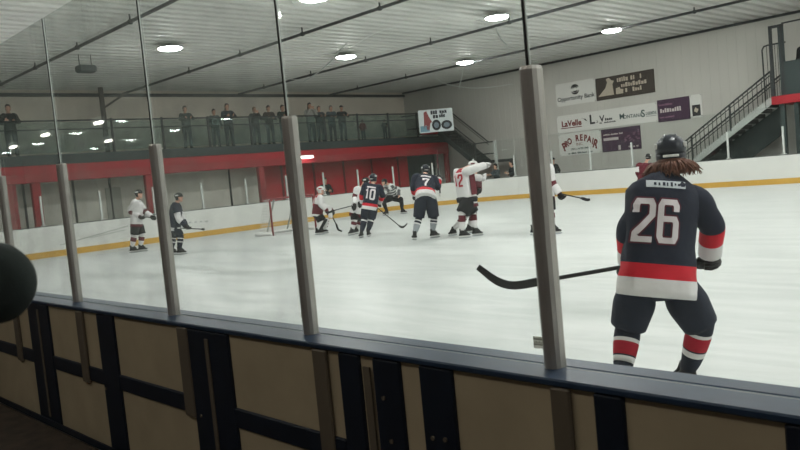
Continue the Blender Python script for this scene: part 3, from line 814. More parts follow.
struct('dark_sheet_under_stair', MB().prism([Vec((PX-.15, 32.2, PZ-1.45)), Vec((PX-.15, 32.2, PZ-.35)), Vec((PX-4.6, 32.2, .25)), Vec((PX-4.6, 32.2, 0)), Vec((PX-2.9, 32.2, 0))], Vec((0, .1, 0))), M_dteal)  # dark sheet following the slope just below the stringer
t = thing('viewing_platform', (PX+2, 31.9, PZ), 'raised platform with red edge and dark railed booth at the far right', 'platform')
MB().box((PX, 30.9, 2.98), (PX+7, 32.95, PZ), 0, .02).build('red_deck', M_redp, t)
for x in (PX+.35, PX+.85, PX+3, PX+5): MB().box((x-.08, 31.0, -.03), (x+.08, 31.16, 2.99)).build('support_post', M_dteal, t)
MB().box((PX+.5, 31.0, PZ), (PX+6.9, 31.06, 4.55)).build('front_panel', M_dteal, t)
for x in (PX+.02, PX+.42): MB().box((x-.05, 31.1, PZ), (x+.05, 31.2, 5.95)).build('booth_post', M_darkm, t)
MB().box((PX-.03, 31.1, 5.88), (PX+.5, 31.2, 5.98)).build('booth_head', M_darkm, t)
MB().box((PX+.3, 31.12, PZ), (PX+.5, 31.18, 5.9)).build('booth_side', M_dteal, t)
MB().tube([(PX+.45, 31.15, 6.0), (PX+6.8, 31.15, 6.1)], .03, 0, 8).build('booth_rail', M_darkm, t)
MB().tube([(PX-.35, 31.3, 2.9), (PX-.37, 31.3, 5.15), (PX-.3, 31.3, 5.27), (PX-.15, 31.3, 5.3), (PX+.5, 31.3, 5.3)], .03, 0, 8).build('hoop_rail', M_rail, t)
mb = MB()
for i in range(6): mb.tube([(PX-.2+.1*i, 31.3, PZ), (PX-.2+.1*i, 31.3, 5.28)], .01, 0, 6)
mb.build('hoop_bar', M_rail, t)
# left stair beside the upper deck
t = stair('corner_staircase', 'short dark railed flight dropping from the upper deck to a landing in the far corner', (-29.2, 3.9), (-26.7, 2.0), 31.2, 32.4, 10, M_rail, M_dteal)
MB().box((-26.75, 31.15, 1.86), (-25.25, 32.6, 2.0)).build('landing', M_darkm, t)
for z in (2.35, 2.95): MB().tube([(-26.7, 31.2, z), (-25.3, 31.2, z)], .03, 0, 8).build('landing_rail', M_rail, t)
MB().box((-25.36, 31.14, -.03), (-25.24, 31.26, 2.98)).build('landing_post', M_gpost, t)
MB().box((-26.76, 31.14, -.03), (-26.64, 31.26, 2.98)).build('landing_post', M_rail, t)
MB().tube([(-32.0, 31.2, 5.0), (-29.2, 31.2, 4.9)], .035, 0, 8).build('handrail', M_rail, t)

# ------------------------------------------------------------------ banners on the far wall
WY = YF-.02
MW = lambda x, z, y=None: Matrix.Translation((x, (WY-.012) if y is None else y, z)) @ Matrix.Rotation(pi/2, 4, 'X')
M_purp = mat('banner_purple', (66, 44, 66), .7, noise=.06, scale=3)
M_brown = mat('banner_brown', (62, 54, 48), .7, noise=.08, scale=3)
M_inkr = mat('banner_red_ink', (112, 40, 38), .7); M_inkt = mat('banner_teal_ink', (66, 84, 82), .7); M_inkb = mat('banner_grey_ink', (56, 60, 62), .7)
M_inkp = mat('banner_pale_ink', (200, 190, 188), .7); M_inkc = mat('banner_cream_ink', (186, 174, 158), .7); M_inkv = mat('banner_violet_ink', (132, 96, 118), .7)
def banner(label, x0, x1, z0, z1, m):
    t = thing('banner', ((x0+x1)/2, WY, z0), label, 'banner')
    MB().box((x0, WY-.012, z0), (x1, YF-.0085, z1)).build('sheet', m, t)
    mb = MB()
    for x in (x0+.04, x1-.04):
        for z in (z0+.04, z1-.04): mb.tube([(x, WY-.011, z), (x, WY-.02, z)], .018, 0, 8)
    mb.build('grommet', M_darkm, t); return t
def scrib(mb, x0, x1, z, h, seed):
    """illegible line of small print as irregular upright strokes"""
    rn = random.Random(seed); x = x0
    while x < x1-h*.3:
        w = h*rn.uniform(.3, .6); hh = h*rn.uniform(.6, 1)
        if rn.random() < .86: mb.box((x, WY-.018, z), (min(x+w, x1), WY-.013, z+hh))
        x += w+h*.16
    return mb
t = banner('pale bank banner with round swirl logo, topmost left on the far wall', -22.55, -20.29, 4.33, 5.44, M_paper)
MB().text('Opportunity Bank', .29, MW(-21.42, 4.66), sx=1.0, bold=.02).build('lettering', M_inkb, t)
mb = MB(); c = Vec((-21.42, WY-.016, 5.06))
for k, (r_, a0, a1) in enumerate(((.19, 20, 170), (.11, 10, 170), (.19, 200, 350), (.1, 200, 350))):
    mb.tube([c+Vec((r_*1.15*cos(radians(a0+(a1-a0)*i/8)), 0, r_*sin(radians(a0+(a1-a0)*i/8))+(.02 if k < 2 else -.02))) for i in range(9)], [.012+.03*sin(pi*i/8) for i in range(9)], 0, 6)
mb.build('swirl_logo', M_ink, t)
t = banner('dark brown banner with pale statue shape and three pale lines, top of the wall', -20.25, -17.22, 4.32, 5.38, M_brown)
mb = MB(); y = WY-.016
mb.prism([Vec((x, y, z)) for x, z in ((-20.15, 4.5), (-19.75, 4.85), (-19.62, 5.12), (-19.68, 5.28), (-19.52, 5.33), (-19.4, 5.2), (-19.25, 5.14), (-19.35, 5.0), (-19.3, 4.5))], Vec((0, .004, 0)))
mb.prism([Vec((x, y, z)) for x, z in ((-19.2, 4.5), (-19.18, 4.78), (-18.98, 4.82), (-18.95, 4.72), (-18.8, 4.7), (-18.82, 4.5))], Vec((0, .004, 0)))
mb.build('pale_statue', M_inkc, t)
mb = scrib(MB(), -19.1, -17.85, 5.06, .21, 3); scrib(mb, -18.9, -17.4, 4.79, .21, 4); scrib(mb, -18.7, -17.8, 4.53, .2, 5); mb.build('lettering', M_inkc, t)
t = banner('long white banner with three company names along the middle of the wall', -22.62, -17.2, 2.99, 3.86, M_paper)
MB().text('LaVelle', .40, MW(-21.78, 3.42), bold=.035, sx=1.0).box((-22.4, WY-.017, 3.2), (-21.2, WY-.012, 3.24)).build('lettering', M_inkr, t)
mb = MB(); mb.prism([Vec((x, WY-.016, z)) for x, z in ((-21.2, 3.62), (-20.95, 3.55), (-20.85, 3.42), (-20.98, 3.48), (-21.05, 3.56))], Vec((0, .004, 0))); mb.build('swoosh', M_inkb, t)
mb = MB().text('L', .62, MW(-20.6, 3.46), bold=.03).text('a', .24, MW(-20.32, 3.36)).text('V', .42, MW(-20.05, 3.44), bold=.02); scrib(mb, -19.88, -19.5, 3.34, .16, 9); scrib(mb, -20.2, -19.3, 3.22, .08, 10)
mb.build('lettering', M_ink, t)
mb = MB().text('M', .36, MW(-18.98, 3.42), bold=.02).text('ONTANA', .24, MW(-18.42, 3.38), sx=.95, bold=.02).text('S', .46, MW(-17.9, 3.42), bold=.02).text('ILVERSMITHS', .2, MW(-17.5, 3.4), sx=.46, bold=.02)
mb.box((-17.75, WY-.017, 3.27), (-17.25, WY-.012, 3.29)); mb.build('lettering', M_inkt, t)
t = banner('purple banner with pale telephone number line, right end of the middle row', -17.17, -15.66, 2.93, 3.93, M_purp)
mb = scrib(MB(), -17.05, -16.05, 3.35, .2, 12); mb.build('lettering', M_inkp, t)
mb = scrib(MB(), -17.1, -16.45, 3.66, .09, 13); scrib(mb, -17.08, -16.4, 3.1, .08, 14); mb.build('small_print', M_inkv, t)
t = banner('small white panel with black square emblem beside the upper purple banner', -15.63, -15.1, 2.95, 3.95, M_paper)
MB().box((-15.55, WY-.018, 3.02), (-15.18, WY-.012, 3.5)).build('emblem_square', M_ink, t)
MB().prism([Vec((-15.37+.11*cos(a)*q, WY-.02, 3.27+.12*sin(a)*q)) for a, q in ((.3, 1), (1.2, .7), (1.8, 1.1), (2.7, .8), (3.5, 1), (4.2, .7), (4.9, 1), (5.8, .8))], Vec((0, .003, 0))).build('emblem', M_inkc, t)
t = banner('white banner with arched dull red PRO REPAIR lettering, lowest left on the wall', -22.6, -20.2, 1.85, 2.94, M_paper)
mb = MB(); word = 'PRO REPAIR'
for i, ch in enumerate(word):
    if ch == ' ': continue
    a = radians(62*(1-2*i/(len(word)-1))); big = (1.35 if i in (0, 9) else 1.0)
    x = -21.4-.0+1.0*sin(-a); z = 1.98+.72*cos(a)*1.0-.04
    mb.text(ch, .42*big, MW(x, z) @ Matrix.Rotation(a*.35, 4, 'Z'), bold=.045, sx=.75)
mb.build('lettering', M_inkr, t)
MB().text('INC.', .2, MW(-21.4, 2.36)).build('lettering', M_inkr, t)
mb = scrib(MB(), -21.9, -20.9, 2.13, .07, 21); mb.box((-21.95, WY-.017, 2.1), (-20.85, WY-.012, 2.112)); scrib(mb, -22.1, -20.7, 1.9, .09, 22); mb.build('small_print', M_inkt, t)
t = banner('purple banner with white dash lines and violet pattern, lowest right on the wall', -20.15, -18.1, 1.84, 2.92, M_purp)
mb = MB(); mb.box((-20.05, WY-.018, 2.37), (-19.25, WY-.012, 2.5)); scrib(mb, -20.05, -19.0, 2.62, .08, 31); scrib(mb, -18.75, -18.25, 1.95, .1, 32); mb.box((-19.28, WY-.018, 1.88), (-19.16, WY-.012, 2.1)); mb.build('lettering', M_inkp, t)
mb = MB(); rn = random.Random(5)
for i in range(26):
    x = -18.95+.75*rn.random(); z = 2.2+.5*rn.random()*(.4+(x+18.95)); mb.box((x, WY-.018, z), (x+.05+.06*rn.random(), WY-.012, z+.04))
mb.build('pattern', M_inkv, t)

# sign board hung at the end of the upper deck
SE = Vec((.62, .785, 0)).normalized(); SN = Vec((SE.y, -SE.x, 0))      # along the board, and its face
sc_ = ony(436, 120.5, 30.1); w, h = 1.84, 1.2; s0 = sc_-SE*(w/2)-UP*(h/2)
t = thing('sign_board', s0+SE*(w/2), 'white sign board with two dark tyres and black lettering beside the corner stair', 'sign')
M_signw = mat('sign_bright', (226, 234, 236), .5)
MB().obox(sc_-SN*.025, SE, SN, UP, w/2, .025, h/2).build('board', M_signw, t)
mb = MB()
def sp(u, v, d=.004): return s0+SE*(u*w)+UP*(v*h)+SN*d
for u0, u1, v0, v1 in ((.36, .56, .78, .95), (.62, .84, .8, .93), (.66, .72, .74, .8), (.42, .58, .6, .75), (.6, .78, .62, .75)):
    n_ = max(2, int((u1-u0)/.06))
    for i in range(n_):
        a = u0+(u1-u0)*i/n_; mb.prism([sp(a, v0), sp(a+(u1-u0)/n_*.85, v0), sp(a+(u1-u0)/n_*.85, v1-.02*(i % 2)), sp(a, v1)], SN*-.004)
mb.build('lettering', mat('sign_black', (30, 34, 48), .6), t)
mb = MB()
for u, v, ru, rv in ((.50, .3, .13, .24), (.8, .28, .16, .2)):
    for r0, r1, mi in ((1, .62, 0), (.55, .0, 1)):
        pts = [sp(u+ru*r0*cos(2*pi*i/20), v+rv*r0*sin(2*pi*i/20), .006+.003*mi) for i in range(20)]; mb.prism(pts, SN*-.003, mi)
mb.build('tyre_picture', [mat('tyre_dark', (34, 36, 42), .6), mat('tyre_hub', (120, 134, 146), .5)], t)
MB().prism([sp(u, v) for u, v in ((.14, .2), (.16, .9), (.24, .95), (.3, .7), (.38, .45), (.33, .4), (.29, .1), (.22, .12), (.2, .35))], SN*-.004).build('red_figure', mat('sign_red', (150, 72, 74), .6), t)
MB().prism([sp(u, v) for u, v in ((.02, .04), (.3, .04), (.28, .3), (.03, .3))], SN*-.002).build('blue_base', mat('sign_blue', (120, 160, 176), .6), t)
for u in (.12, .4): MB().bar(sp(u, .25, -.05), Vec((MX+.1, sp(u, 0).y, sc_.z-.3)), .05, .05).build('bracket', M_darkm, t)

# ================================================================== GOAL
gx, gy0, gy1, gh = -22.4, 15.12, 17.0, 1.27
t = thing('hockey_goal', (gx, (gy0+gy1)/2, 0), 'hockey net with dull red frame and white skirt, behind the stanchion by the goalkeeper', 'goal')
M_gred = mat('goal_frame_red', (128, 40, 46), .5)
mb = MB()
mb.tube([(gx, gy0, 0), (gx, gy0, gh-.06), (gx, gy0+.06, gh), (gx, gy1-.06, gh), (gx, gy1, gh-.06), (gx, gy1, 0)], .034, 0, 12); mb.build('front_frame', M_gred, t)
mb = MB(); bk = gx-1.12
mb.tube([(gx, gy0, .05), (gx-.5, gy0-.12, .05), (bk+.15, gy0+.0, .05), (bk, gy0+.35, .05), (bk, gy1-.35, .05), (bk+.15, gy1, .05), (gx-.5, gy1+.12, .05), (gx, gy1, .05)], (.10, .06), 0, 10, k=4)
mb.build('base_skirt', M_helmw, t)
mb = MB()
for y in (gy0+.5, gy1-.5): mb.tube([(gx, y, gh), (gx-.45, y, gh-.02), (bk+.02, y, .06)], .03, 0, 8)
mb.build('back_support', mat('goal_support', (176, 178, 174), .5), t)
mb = MB()
def netq(p00, p10, p11, p01, n, m):
    P = lambda u, v: (p00*(1-u)+p10*u)*(1-v)+(p01*(1-u)+p11*u)*v
    for i in range(n+1): mb.tube([P(i/n, j/6) for j in range(7)], .0045, 0, 4, cap=False)
    for j in range(m+1): mb.tube([P(i/6, j/m) for i in range(7)], .0045, 0, 4, cap=False)
A, B = Vec((gx, gy0, gh)), Vec((gx, gy1, gh)); Cc, Dd = Vec((gx-.45, gy0+.05, gh-.03)), Vec((gx-.45, gy1-.05, gh-.03)); E1, F1 = Vec((bk, gy0+.2, .08)), Vec((bk, gy1-.2, .08)); G1, H1 = Vec((gx, gy0, .06)), Vec((gx, gy1, .06))
netq(A, B, Dd, Cc, 18, 5); netq(Cc, Dd, F1, E1, 18, 14); netq(A, Cc, E1, G1, 6, 12); netq(B, Dd, F1, H1, 6, 12)
tag(mb.build('netting', mat('net_white', (206, 206, 204), .8), t))

# ================================================================== PEOPLE ON THE ICE
TEAMN = 'players in navy jerseys'; TEAMW = 'players in white jerseys'
# ---- number 26
G26 = (656, 396)
st = dict(NAVY); st.update(hem=[(-.19, 2), (-.015, 1), (.125, 0)], bulk=1.0, flare=1.14, fine=True, shw=.17, HFa=20, sr=1.0, sleeve=[(.60, 0), (.80, 1), (1, 2)], plen=.94, pk=1.04,
          sockm=[M_navyp, mat('sock_red', (158, 20, 42), .8), M_white], sock=[(.39, 0), (.46, 2), (.70, 1), (.73, 0), (.84, 2), (1, 0)], sockR=[(.24, 0), (.3, 2), (.56, 1), (.59, 0), (.70, 2), (1, 0)], footL=-28, footR=-35, lift='R', helmt=M_helmw, hs=1.03)
px = dict(pelvis=(657, 277, 0), neck=(664, 174.5, .02), head=(671, 155.5, .06), elL=(629, 230, .08), haL=(629, 262, .26), elR=(712, 226, .06), haR=(710, 255, .22), shL=(645, 206, .02), shR=(696, 201, 0),
          hipL=(638, 288, .0), hipR=(679, 288, .0), knL=(628, 328, .1), anL=(622, 377, .0), knR=(701, 326, .08), anR=(688, 372, .22))
root, J, je = player('large nearby player seen from behind in navy jersey number 26 with long auburn hair', G26, 1.0, 8, px, st, TEAMN)
D26 = depth(onz(*G26)); M1 = D26/FPX                       # metres per image row at the player
def backbase(J, t): return J['pelvis']+(J['neck']-J['pelvis'])*t
ax = (J['neck']-J['pelvis']).length
b0 = backbase(J, .35)
pol = number_polys('26', -.19, .0, .100, .255, .052, .038)
pol2 = number_polys('26', -.19, .0, .100, .255, .052, .060)
drape(je, J, b0, pol2, .004, 'number_outline', M_numo, je); drape(je, J, b0, pol, .009, 'number', M_num, je)
drape(je, J, b0, [rect_poly(-.135, .352, .115, .40)], .006, 'name_bar', mat('name_bar_white', (196, 202, 206), .7), je)
rn = random.Random(2); u = -.14; q = []
while u < .095:
    w = rn.uniform(.010, .018)
    if rn.random() < .8: q.append(rect_poly(u, .360+rn.uniform(0, .01), u+w, .392-rn.uniform(0, .01), 2))
    u += w+rn.uniform(.008, .016)
drape(je, J, b0, q, .010, 'name_lettering', M_navy, je)
# long wavy hair below the helmet
hd, hup = J['head'], J['hup']; hr_, hf_ = frame(J['HF'])
mb = MB()
mb.loft([ring(hd-UP*z+hf_*(-.035+o), hr_, hf_, a, b, 18) for z, a, b, o in ((.02, .085, .095, 0), (.06, .12, .10, 0), (.085, .145, .10, -.01), (.105, .15, .095, -.02), (.12, .13, .07, -.03), (.13, .06, .03, -.04))])
rn = random.Random(11)
for i in range(240):
    a = pi+pi*rn.random()*1.0; c, s_ = cos(a), sin(a); e = rn.uniform(.09, .15); w = rn.uniform(.8, 1.15)
    pts = [hd+hr_*(.088*c)+hf_*(.10*s_-.03)-UP*.03, hd+hr_*(.128*c*w)+hf_*(.115*s_*w-.035)-UP*.055, hd+hr_*(.155*c*w+.015*rn.uniform(-1, 1))+hf_*(.12*s_*w-.035)-UP*.09, hd+hr_*(.165*c*w+.035*rn.uniform(-1, 1))+hf_*(.12*s_*w-.04)-UP*e]
    mb.tube(pts, [.004, .0065, .006, .0015], 0, 5, k=2)
mb.build('hair', M_hairb, root)
A26, B26 = img(668, 259, D26+.36), img(541, 281, D26+.72)
stick('long dark hockey stick held out to the left by player 26', (A26, B26), [img(541, 281, D26+.72), img(515, 285.5, D26+.80), img(497, 281, D26+.86), img(478, 267, D26+.93)], rad=.016)

# ---- far left, white jersey
st = dict(WHITE); st.update(HFa=95, footL=85, footR=85, face=True, hem=[(-.26, 1), (-.12, 0)], helmm=M_black, shw=.19)
px = dict(pelvis=(136.6, 221.5, 0), neck=(137.2, 200.3, 0), head=(139, 194.2, 0), elR=(130.2, 210.8, -.15), haR=(139.5, 216.5, -.2), elL=(145, 211.5, .15), haL=(151.5, 216.8, .05),
          knR=(134.3, 235.5, -.08), anR=(131.9, 247, -.1), knL=(142, 235, .1), anL=(140.6, 247, .08))
player('white jersey skater with dark helmet and shorts standing at far left, looking right', (137, 252.3), 1.07, 88, px, st, TEAMW)
D = depth(onz(137, 252.3))
stick('stick held level at the waist by the far left white jersey skater', (img(137, 216, D-.22), img(168, 219.5, D+.0)), [img(168, 219.5, D), img(172, 221, D+.05), img(177, 220, D+.1)])
# ---- far left, navy jersey
st = dict(NAVY); st.update(HFa=92, footL=88, footR=88, face=True, helmm=M_black, shw=.19, hem=[(-.26, 2), (-.12, 0)], sleeve=[(.4, 0), (.8, 2), (1, 0)], sock=[(.25, 0), (.32, 2), (.5, 0), (.58, 2), (1, 0)])
px = dict(pelvis=(174.5, 225, 0), neck=(176.5, 203.2, 0), head=(179, 197.6, 0), elR=(179, 219.5, -.2), haR=(186, 226, -.22), elL=(182, 218, .2), haL=(185.5, 225, .1),
          knR=(180.6, 236.5, -.08), anR=(179.4, 249.5, -.1), knL=(173.5, 236.5, .12), anL=(171.5, 249.5, .1))
player('navy jersey skater in dark helmet gliding right beside the left end boards', (176, 255), 1.0, 85, px, st, TEAMN)
D = depth(onz(176, 255))
stick('short looking dark stick pointing right from the navy skater at far left', (img(178, 228, D-.2), img(203, 229.2, D-.6)), [img(203, 229.2, D-.6), img(203.6, 229.6, D-.75), img(204.5, 229.3, D-.9)])

# ---- goalkeeper
GG = (320, 234.5)
st = dict(WHITE); st.update(HFa=80, footL=80, footR=80, helmm=M_helmw, helmt=M_numr, cage=True, bulk=1.0, mats=[M_white, M_maroon, M_numr], hem=[(-.16, 0), (-.05, 1), (.5, 0), (.86, 2)], sleeve=[(.85, 0), (1, 1)], sock=[(1, 0)], sockm=[M_white], pants=M_blackc, shw=.22)
px = dict(pelvis=(317.5, 213.5, 0), neck=(319.5, 195.5, 0), head=(321, 190.6, 0), elR=(321, 204.5, -.3), haR=(328.5, 211.5, -.3), elL=(324, 205, .3), haL=(330, 212, .2),
          knR=(321.5, 222, -.12), anR=(317.5, 230, -.15), knL=(323.5, 221, .25), anL=(322, 230, .25))
root, J, je = player('goalkeeper in white mask, maroon and white jersey and big leg pads', GG, 1.04, 75, px, st)
for q in ('L', 'R'):                                       # leg pads
    kn, an = J['kn'+q], J['an'+q]; d = (an-kn).normalized(); f = face_dir(75); r = d.cross(f).normalized()
    mb = MB(); rg = []
    for tt, w, th in ((-.35, .12, .05), (-.1, .145, .07), (.25, .14, .07), (.6, .135, .065), (.95, .14, .06), (1.15, .12, .04)):
        c = kn.lerp(an, tt)+f*.09; rg.append(ring(c, r, f, w, th, 14, 3.5))
    mb.loft(rg); pad = mb.build('leg_pad', M_white if q == 'L' else M_black, root)
    m2 = MB()
    for tt in (.1, .45, .8): c = kn.lerp(an, tt)+f*.165; m2.obox(c, r, f, d, .12, .008, .02, 0, .004)
    m2.build('pad_strap', M_maroon if q == 'L' else M_white, pad)
D = depth(onz(*GG)); c = img(330, 212, D-.3)
MB().obox(c, face_dir(75), face_dir(165), UP, .05, .14, .2, 0, .03).build('blocker', M_white, root)
c = J['haL']; MB().ball(c, R0, FH, UP, .13, .08, .15).tube([c-R0*.1, c+R0*.1+UP*.1], .05, 0, 10).build('catching_glove', M_maroon, root)
dq = drape(je, J, backbase(J, .62), number_polys('30'.replace('3', '2'), -.16, -.1, .11, .24, .05, .04), .008, 'number', M_numr, je)
stick('goalkeeper stick slanting down right from the goalkeeper to the ice', (img(327.5, 207, D-.34), img(336.5, 225, D-.36)), [img(336.5, 225, D-.36), img(338.2, 229.5, D-.36), img(342, 231.3, D-.36)], rad=.02)

# ---- white skater hidden behind number 10
GB = (356.5, 235)
st = dict(WHITE); st.update(HFa=-60, footL=-140, footR=-150, helmm=M_black, shw=.19, sleeve=[(.35, 0), (.6, 1), (1, 0)])
px = dict(pelvis=(357, 210.5, .2), neck=(361.5, 187.5, .15), head=(365.5, 182.0, .2), elL=(355, 197, .0), haL=(354.5, 205, -.25), elR=(363, 199, .5), haR=(361, 204, .1),
          knL=(354.5, 220.5, .1), anL=(352.5, 230.3, .1), knR=(360, 221, .4), anR=(357, 230.5, .4))
player('white jersey skater mostly hidden behind navy number 10, stick reaching left', GB, 1.0, -55, px, st, TEAMW)
D = depth(onz(*GB))
stick('stick reaching left towards the goalkeeper from the skater behind number 10', (img(360, 203.6, D+.05), img(333, 210.8, D-.5)), [img(333, 210.8, D-.5), img(329.5, 212.3, D-.55), img(325.5, 212.2, D-.6)])

# ---- number 10
G10 = (366, 237.4)
st = dict(NAVY); st.update(HFa=25, footL=-160, footR=15, shw=.2, hem=[(-.24, 2), (-.1, 2), (-.08, 1), (.06, 0)], sleeve=[(.6, 0), (.8, 1), (1, 2)], sock=[(.22, 0), (.32, 2), (.5, 0), (1, 0)], bulk=.94)
px = dict(pelvis=(370, 204.8, 0), neck=(373, 184.2, 0), head=(373.6, 178.6, .03), elL=(362, 195.5, .08), haL=(362.5, 203, .2), elR=(382.5, 195.5, .1), haR=(379.5, 203, .3),
          knL=(364.5, 219, .02), anL=(361.5, 231.3, -.05), knR=(371.3, 219.5, .05), anR=(368.2, 233, .0))
root, J, je = player('navy jersey number 10 skater seen from behind at centre, stick to the right', G10, 1.02, 12, px, st, TEAMN)
drape(je, J, backbase(J, .38), number_polys('10', -.15, -.06, .11, .26, .05, .05), .008, 'number', M_num, je)
drape(je, J, backbase(J, .38), [rect_poly(-.13, .25, .13, .29)], .008, 'name_bar', M_num, je)
D = depth(onz(*G10))
stick('stick slanting down to the right from number 10, blade flat near the ice', (img(374, 205, D+.3), img(400.3, 226.6, D-.05)), [img(400.3, 226.6, D-.05), img(403.6, 226.9, D-.05), img(407.2, 223.6, D+.1)])

# ---- referee
GR = (395, 214.6)
M_stripe = mat('referee_stripe', (196, 196, 194), .8)
st = dict(mats=[M_stripe, mat('referee_dark_stripe', (84, 84, 86), .8)], hem=[(-.18, 0)]+[(-.1+.1*i, i % 2) for i in range(1, 11)], sleeve=[(.15, 0), (.3, 1), (.45, 0), (.6, 1), (.75, 0), (1, 1)], pants=M_blackc, sock=[(1, 0)], sockm=[M_blackc], glovem=[M_skin, M_skin], bare=True, HFa=-110, face=True, helmm=M_black, helmt=M_black, footL=-120, footR=110, shw=.2, plen=1.0, bulk=.98, sr=.8)
px = dict(pelvis=(392.2, 196.5, .1), neck=(388.5, 184.3, -.2), head=(384.2, 182.2, -.35), elL=(386, 192, -.35), haL=(384.3, 198.3, -.25), elR=(398.5, 188.5, -.05), haR=(399, 195.5, -.25),
          knL=(383.2, 201.0, -.25), anL=(386.8, 211, 0), knR=(401.2, 199.8, -.2), anR=(402.3, 210.5, 0))
player('crouching referee in grey striped shirt and black trousers near the corner boards', GR, 1.06, -150, px, st)

# ---- number 7
G7 = (424, 239.5)
st = dict(NAVY); st.update(HFa=-4, footL=-20, footR=60, shw=.22, hem=[(-.22, 2), (.02, 1), (.2, 0)], sleeve=[(.65, 0), (.9, 1), (1, 2)], sock=[(.22, 0), (.3, 2), (.42, 0), (.5, 2), (1, 3)], sockm=[M_navyp, M_red, M_white, M_sockg], bulk=1.08, bend=-.06, pk=1.18)
px = dict(pelvis=(425.5, 194.5, 0), neck=(425, 176.2, .42), head=(425.6, 170, .52), elL=(413.8, 187.5, .35), haL=(415, 194.5, .55), elR=(437.4, 187, .4), haR=(438.5, 179, .6),
          knL=(418.6, 219, .08), anL=(414.8, 234.5, .0), knR=(434, 218.5, .1), anR=(432.5, 231, .1))
root, J, je = player('navy jersey number 7 skater seen from behind, bent forward, legs apart', G7, 1.02, -5, px, st, TEAMN)
drape(je, J, backbase(J, .45), number_polys('7', -.065, -.12, .13, .24, .05, .05), .010, 'number', M_num, je)
drape(je, J, backbase(J, .45), [rect_poly(-.13, .19, .13, .23)], .010, 'name_bar', M_num, je)
D = depth(onz(*G7))
t = stick('raised stick held upright beside the head of number 7, dull red taped blade', (img(440.3, 196, D+.62), img(438.2, 168, D+.55)), [img(438.2, 168, D+.55), img(437.4, 158, D+.55), img(437.6, 150, D+.5)], rad=.02)
for o in t.children:
    if o.name.startswith(('blade',)): o.data.materials[0] = M_maroon

# ---- number 12 embracing a team mate
GA = (466, 237.6)
st = dict(WHITE); st.update(HFa=85, footL=80, footR=85, shw=.2, helmm=M_helmw, helmt=M_maroon, hem=[(-.3, 1), (-.18, 0), (.9, 2)], sleeve=[(1, 0)], sock=[(.2, 0), (.55, 1), (1, 0)], bulk=1.12, pk=1.42, glovem=[M_white, M_white])
px = dict(pelvis=(467, 198.5, 0), neck=(462.5, 169.0, -.05), head=(473.5, 166.3, .1), shR=(467, 171.5, -.25), elR=(476, 168.3, -.32), haR=(484, 165.6, -.1), elL=(472, 177, .35), haL=(481, 178, .4),
          knR=(462, 214, -.15), anR=(462, 231, -.15), knL=(473, 214, .15), anL=(475, 231, .1))
root, J, je = player('white jersey skater with red number, arm round a team mate, beside number 7', GA, 1.0, 48, px, st, TEAMW)
drape(je, J, backbase(J, .62), number_polys('12', -.16, -.12, .10, .26, .06, .05), .010, 'number', M_numr, je)
c = backbase(J, .45)+J['right']*.268
MB().obox(c, J['right'], J['fwd'], J['sup'], .012, .10, .25, 0, .01).build('side_panel', M_maroon, je)
GB2 = (464, 236)
st = dict(WHITE); st.update(HFa=-100, footL=-130, footR=-120, shw=.19, helmm=M_helmw, hem=[(-.26, 1), (-.1, 0), (.5, 0)], sleeve=[(.35, 0), (.7, 1), (1, 1)], sock=[(.25, 0), (.6, 1), (1, 0)])
px = dict(pelvis=(469.5, 199, .5), neck=(474.5, 174.5, .45), head=(476.5, 168.6, .5), elL=(478.5, 183, .15), haL=(479, 190, -.25), elR=(469, 184, .7), haR=(464, 188, .6),
          knL=(466, 215, .3), anL=(453.5, 226, .35), knR=(473, 216, .6), anR=(470, 229.5, .6))
player('second white jersey skater held by the one with the red number, maroon glove showing', GB2, 1.0, -105, px, st, TEAMW)

# ---- white skater behind the tallest stanchion
GW = (546, 235)
st = dict(WHITE); st.update(HFa=60, footL=80, footR=80, shw=.2, helmm=mat('helmet_grey', (120, 124, 126), .4), face=True, sock=[(.25, 0), (.55, 1), (1, 0)])
px = dict(pelvis=(545, 193.5, 0), neck=(543.5, 165.5, 0), head=(545.2, 157.5, 0), elR=(552.2, 182.5, -.15), haR=(559.5, 193.6, -.2), elL=(541, 182, .3), haL=(548, 192, .3),
          knR=(550.5, 211.5, -.1), anR=(552.5, 228, -.1), knL=(538, 212, .2), anL=(533.5, 226, .2))
player('white jersey skater half hidden by the tallest stanchion, stick pointing right', GW, 1.05, 65, px, st, TEAMW)
D = depth(onz(*GW))
stick('stick pointing right from the skater behind the tallest stanchion', (img(553, 192, D-.1), img(583, 198.6, D-.5)), [img(583, 198.6, D-.5), img(587, 199.8, D-.55), img(590, 199.5, D-.6)])

# ---- distant skater glimpsed beside the neck of 26
GS = (645, 199)
st = dict(WHITE); st.update(mats=[M_maroon, M_white, M_white], HFa=30, footL=40, footR=40, helmm=M_black, hem=[(-.26, 1), (-.1, 0)], sleeve=[(.3, 0), (.55, 1), (1, 0)], shw=.22)
D = depth(onz(*GS)); k = FPX/D
px = dict(pelvis=(643.5, 181.5, 0), neck=(645.5, 163.5, .1), head=(648.3, 157.2, .1), elL=(637.5, 172.5, .1), haL=(640, 178, .3), elR=(653, 172, .2), haR=(651, 178, .4), knL=(641, 190, .05), anL=(640.5, 196, 0), knR=(648, 190, .05), anR=(648.5, 196, 0))
player('distant skater in maroon and white glimpsed left of the hair of player 26', GS, .95, 25, px, st)

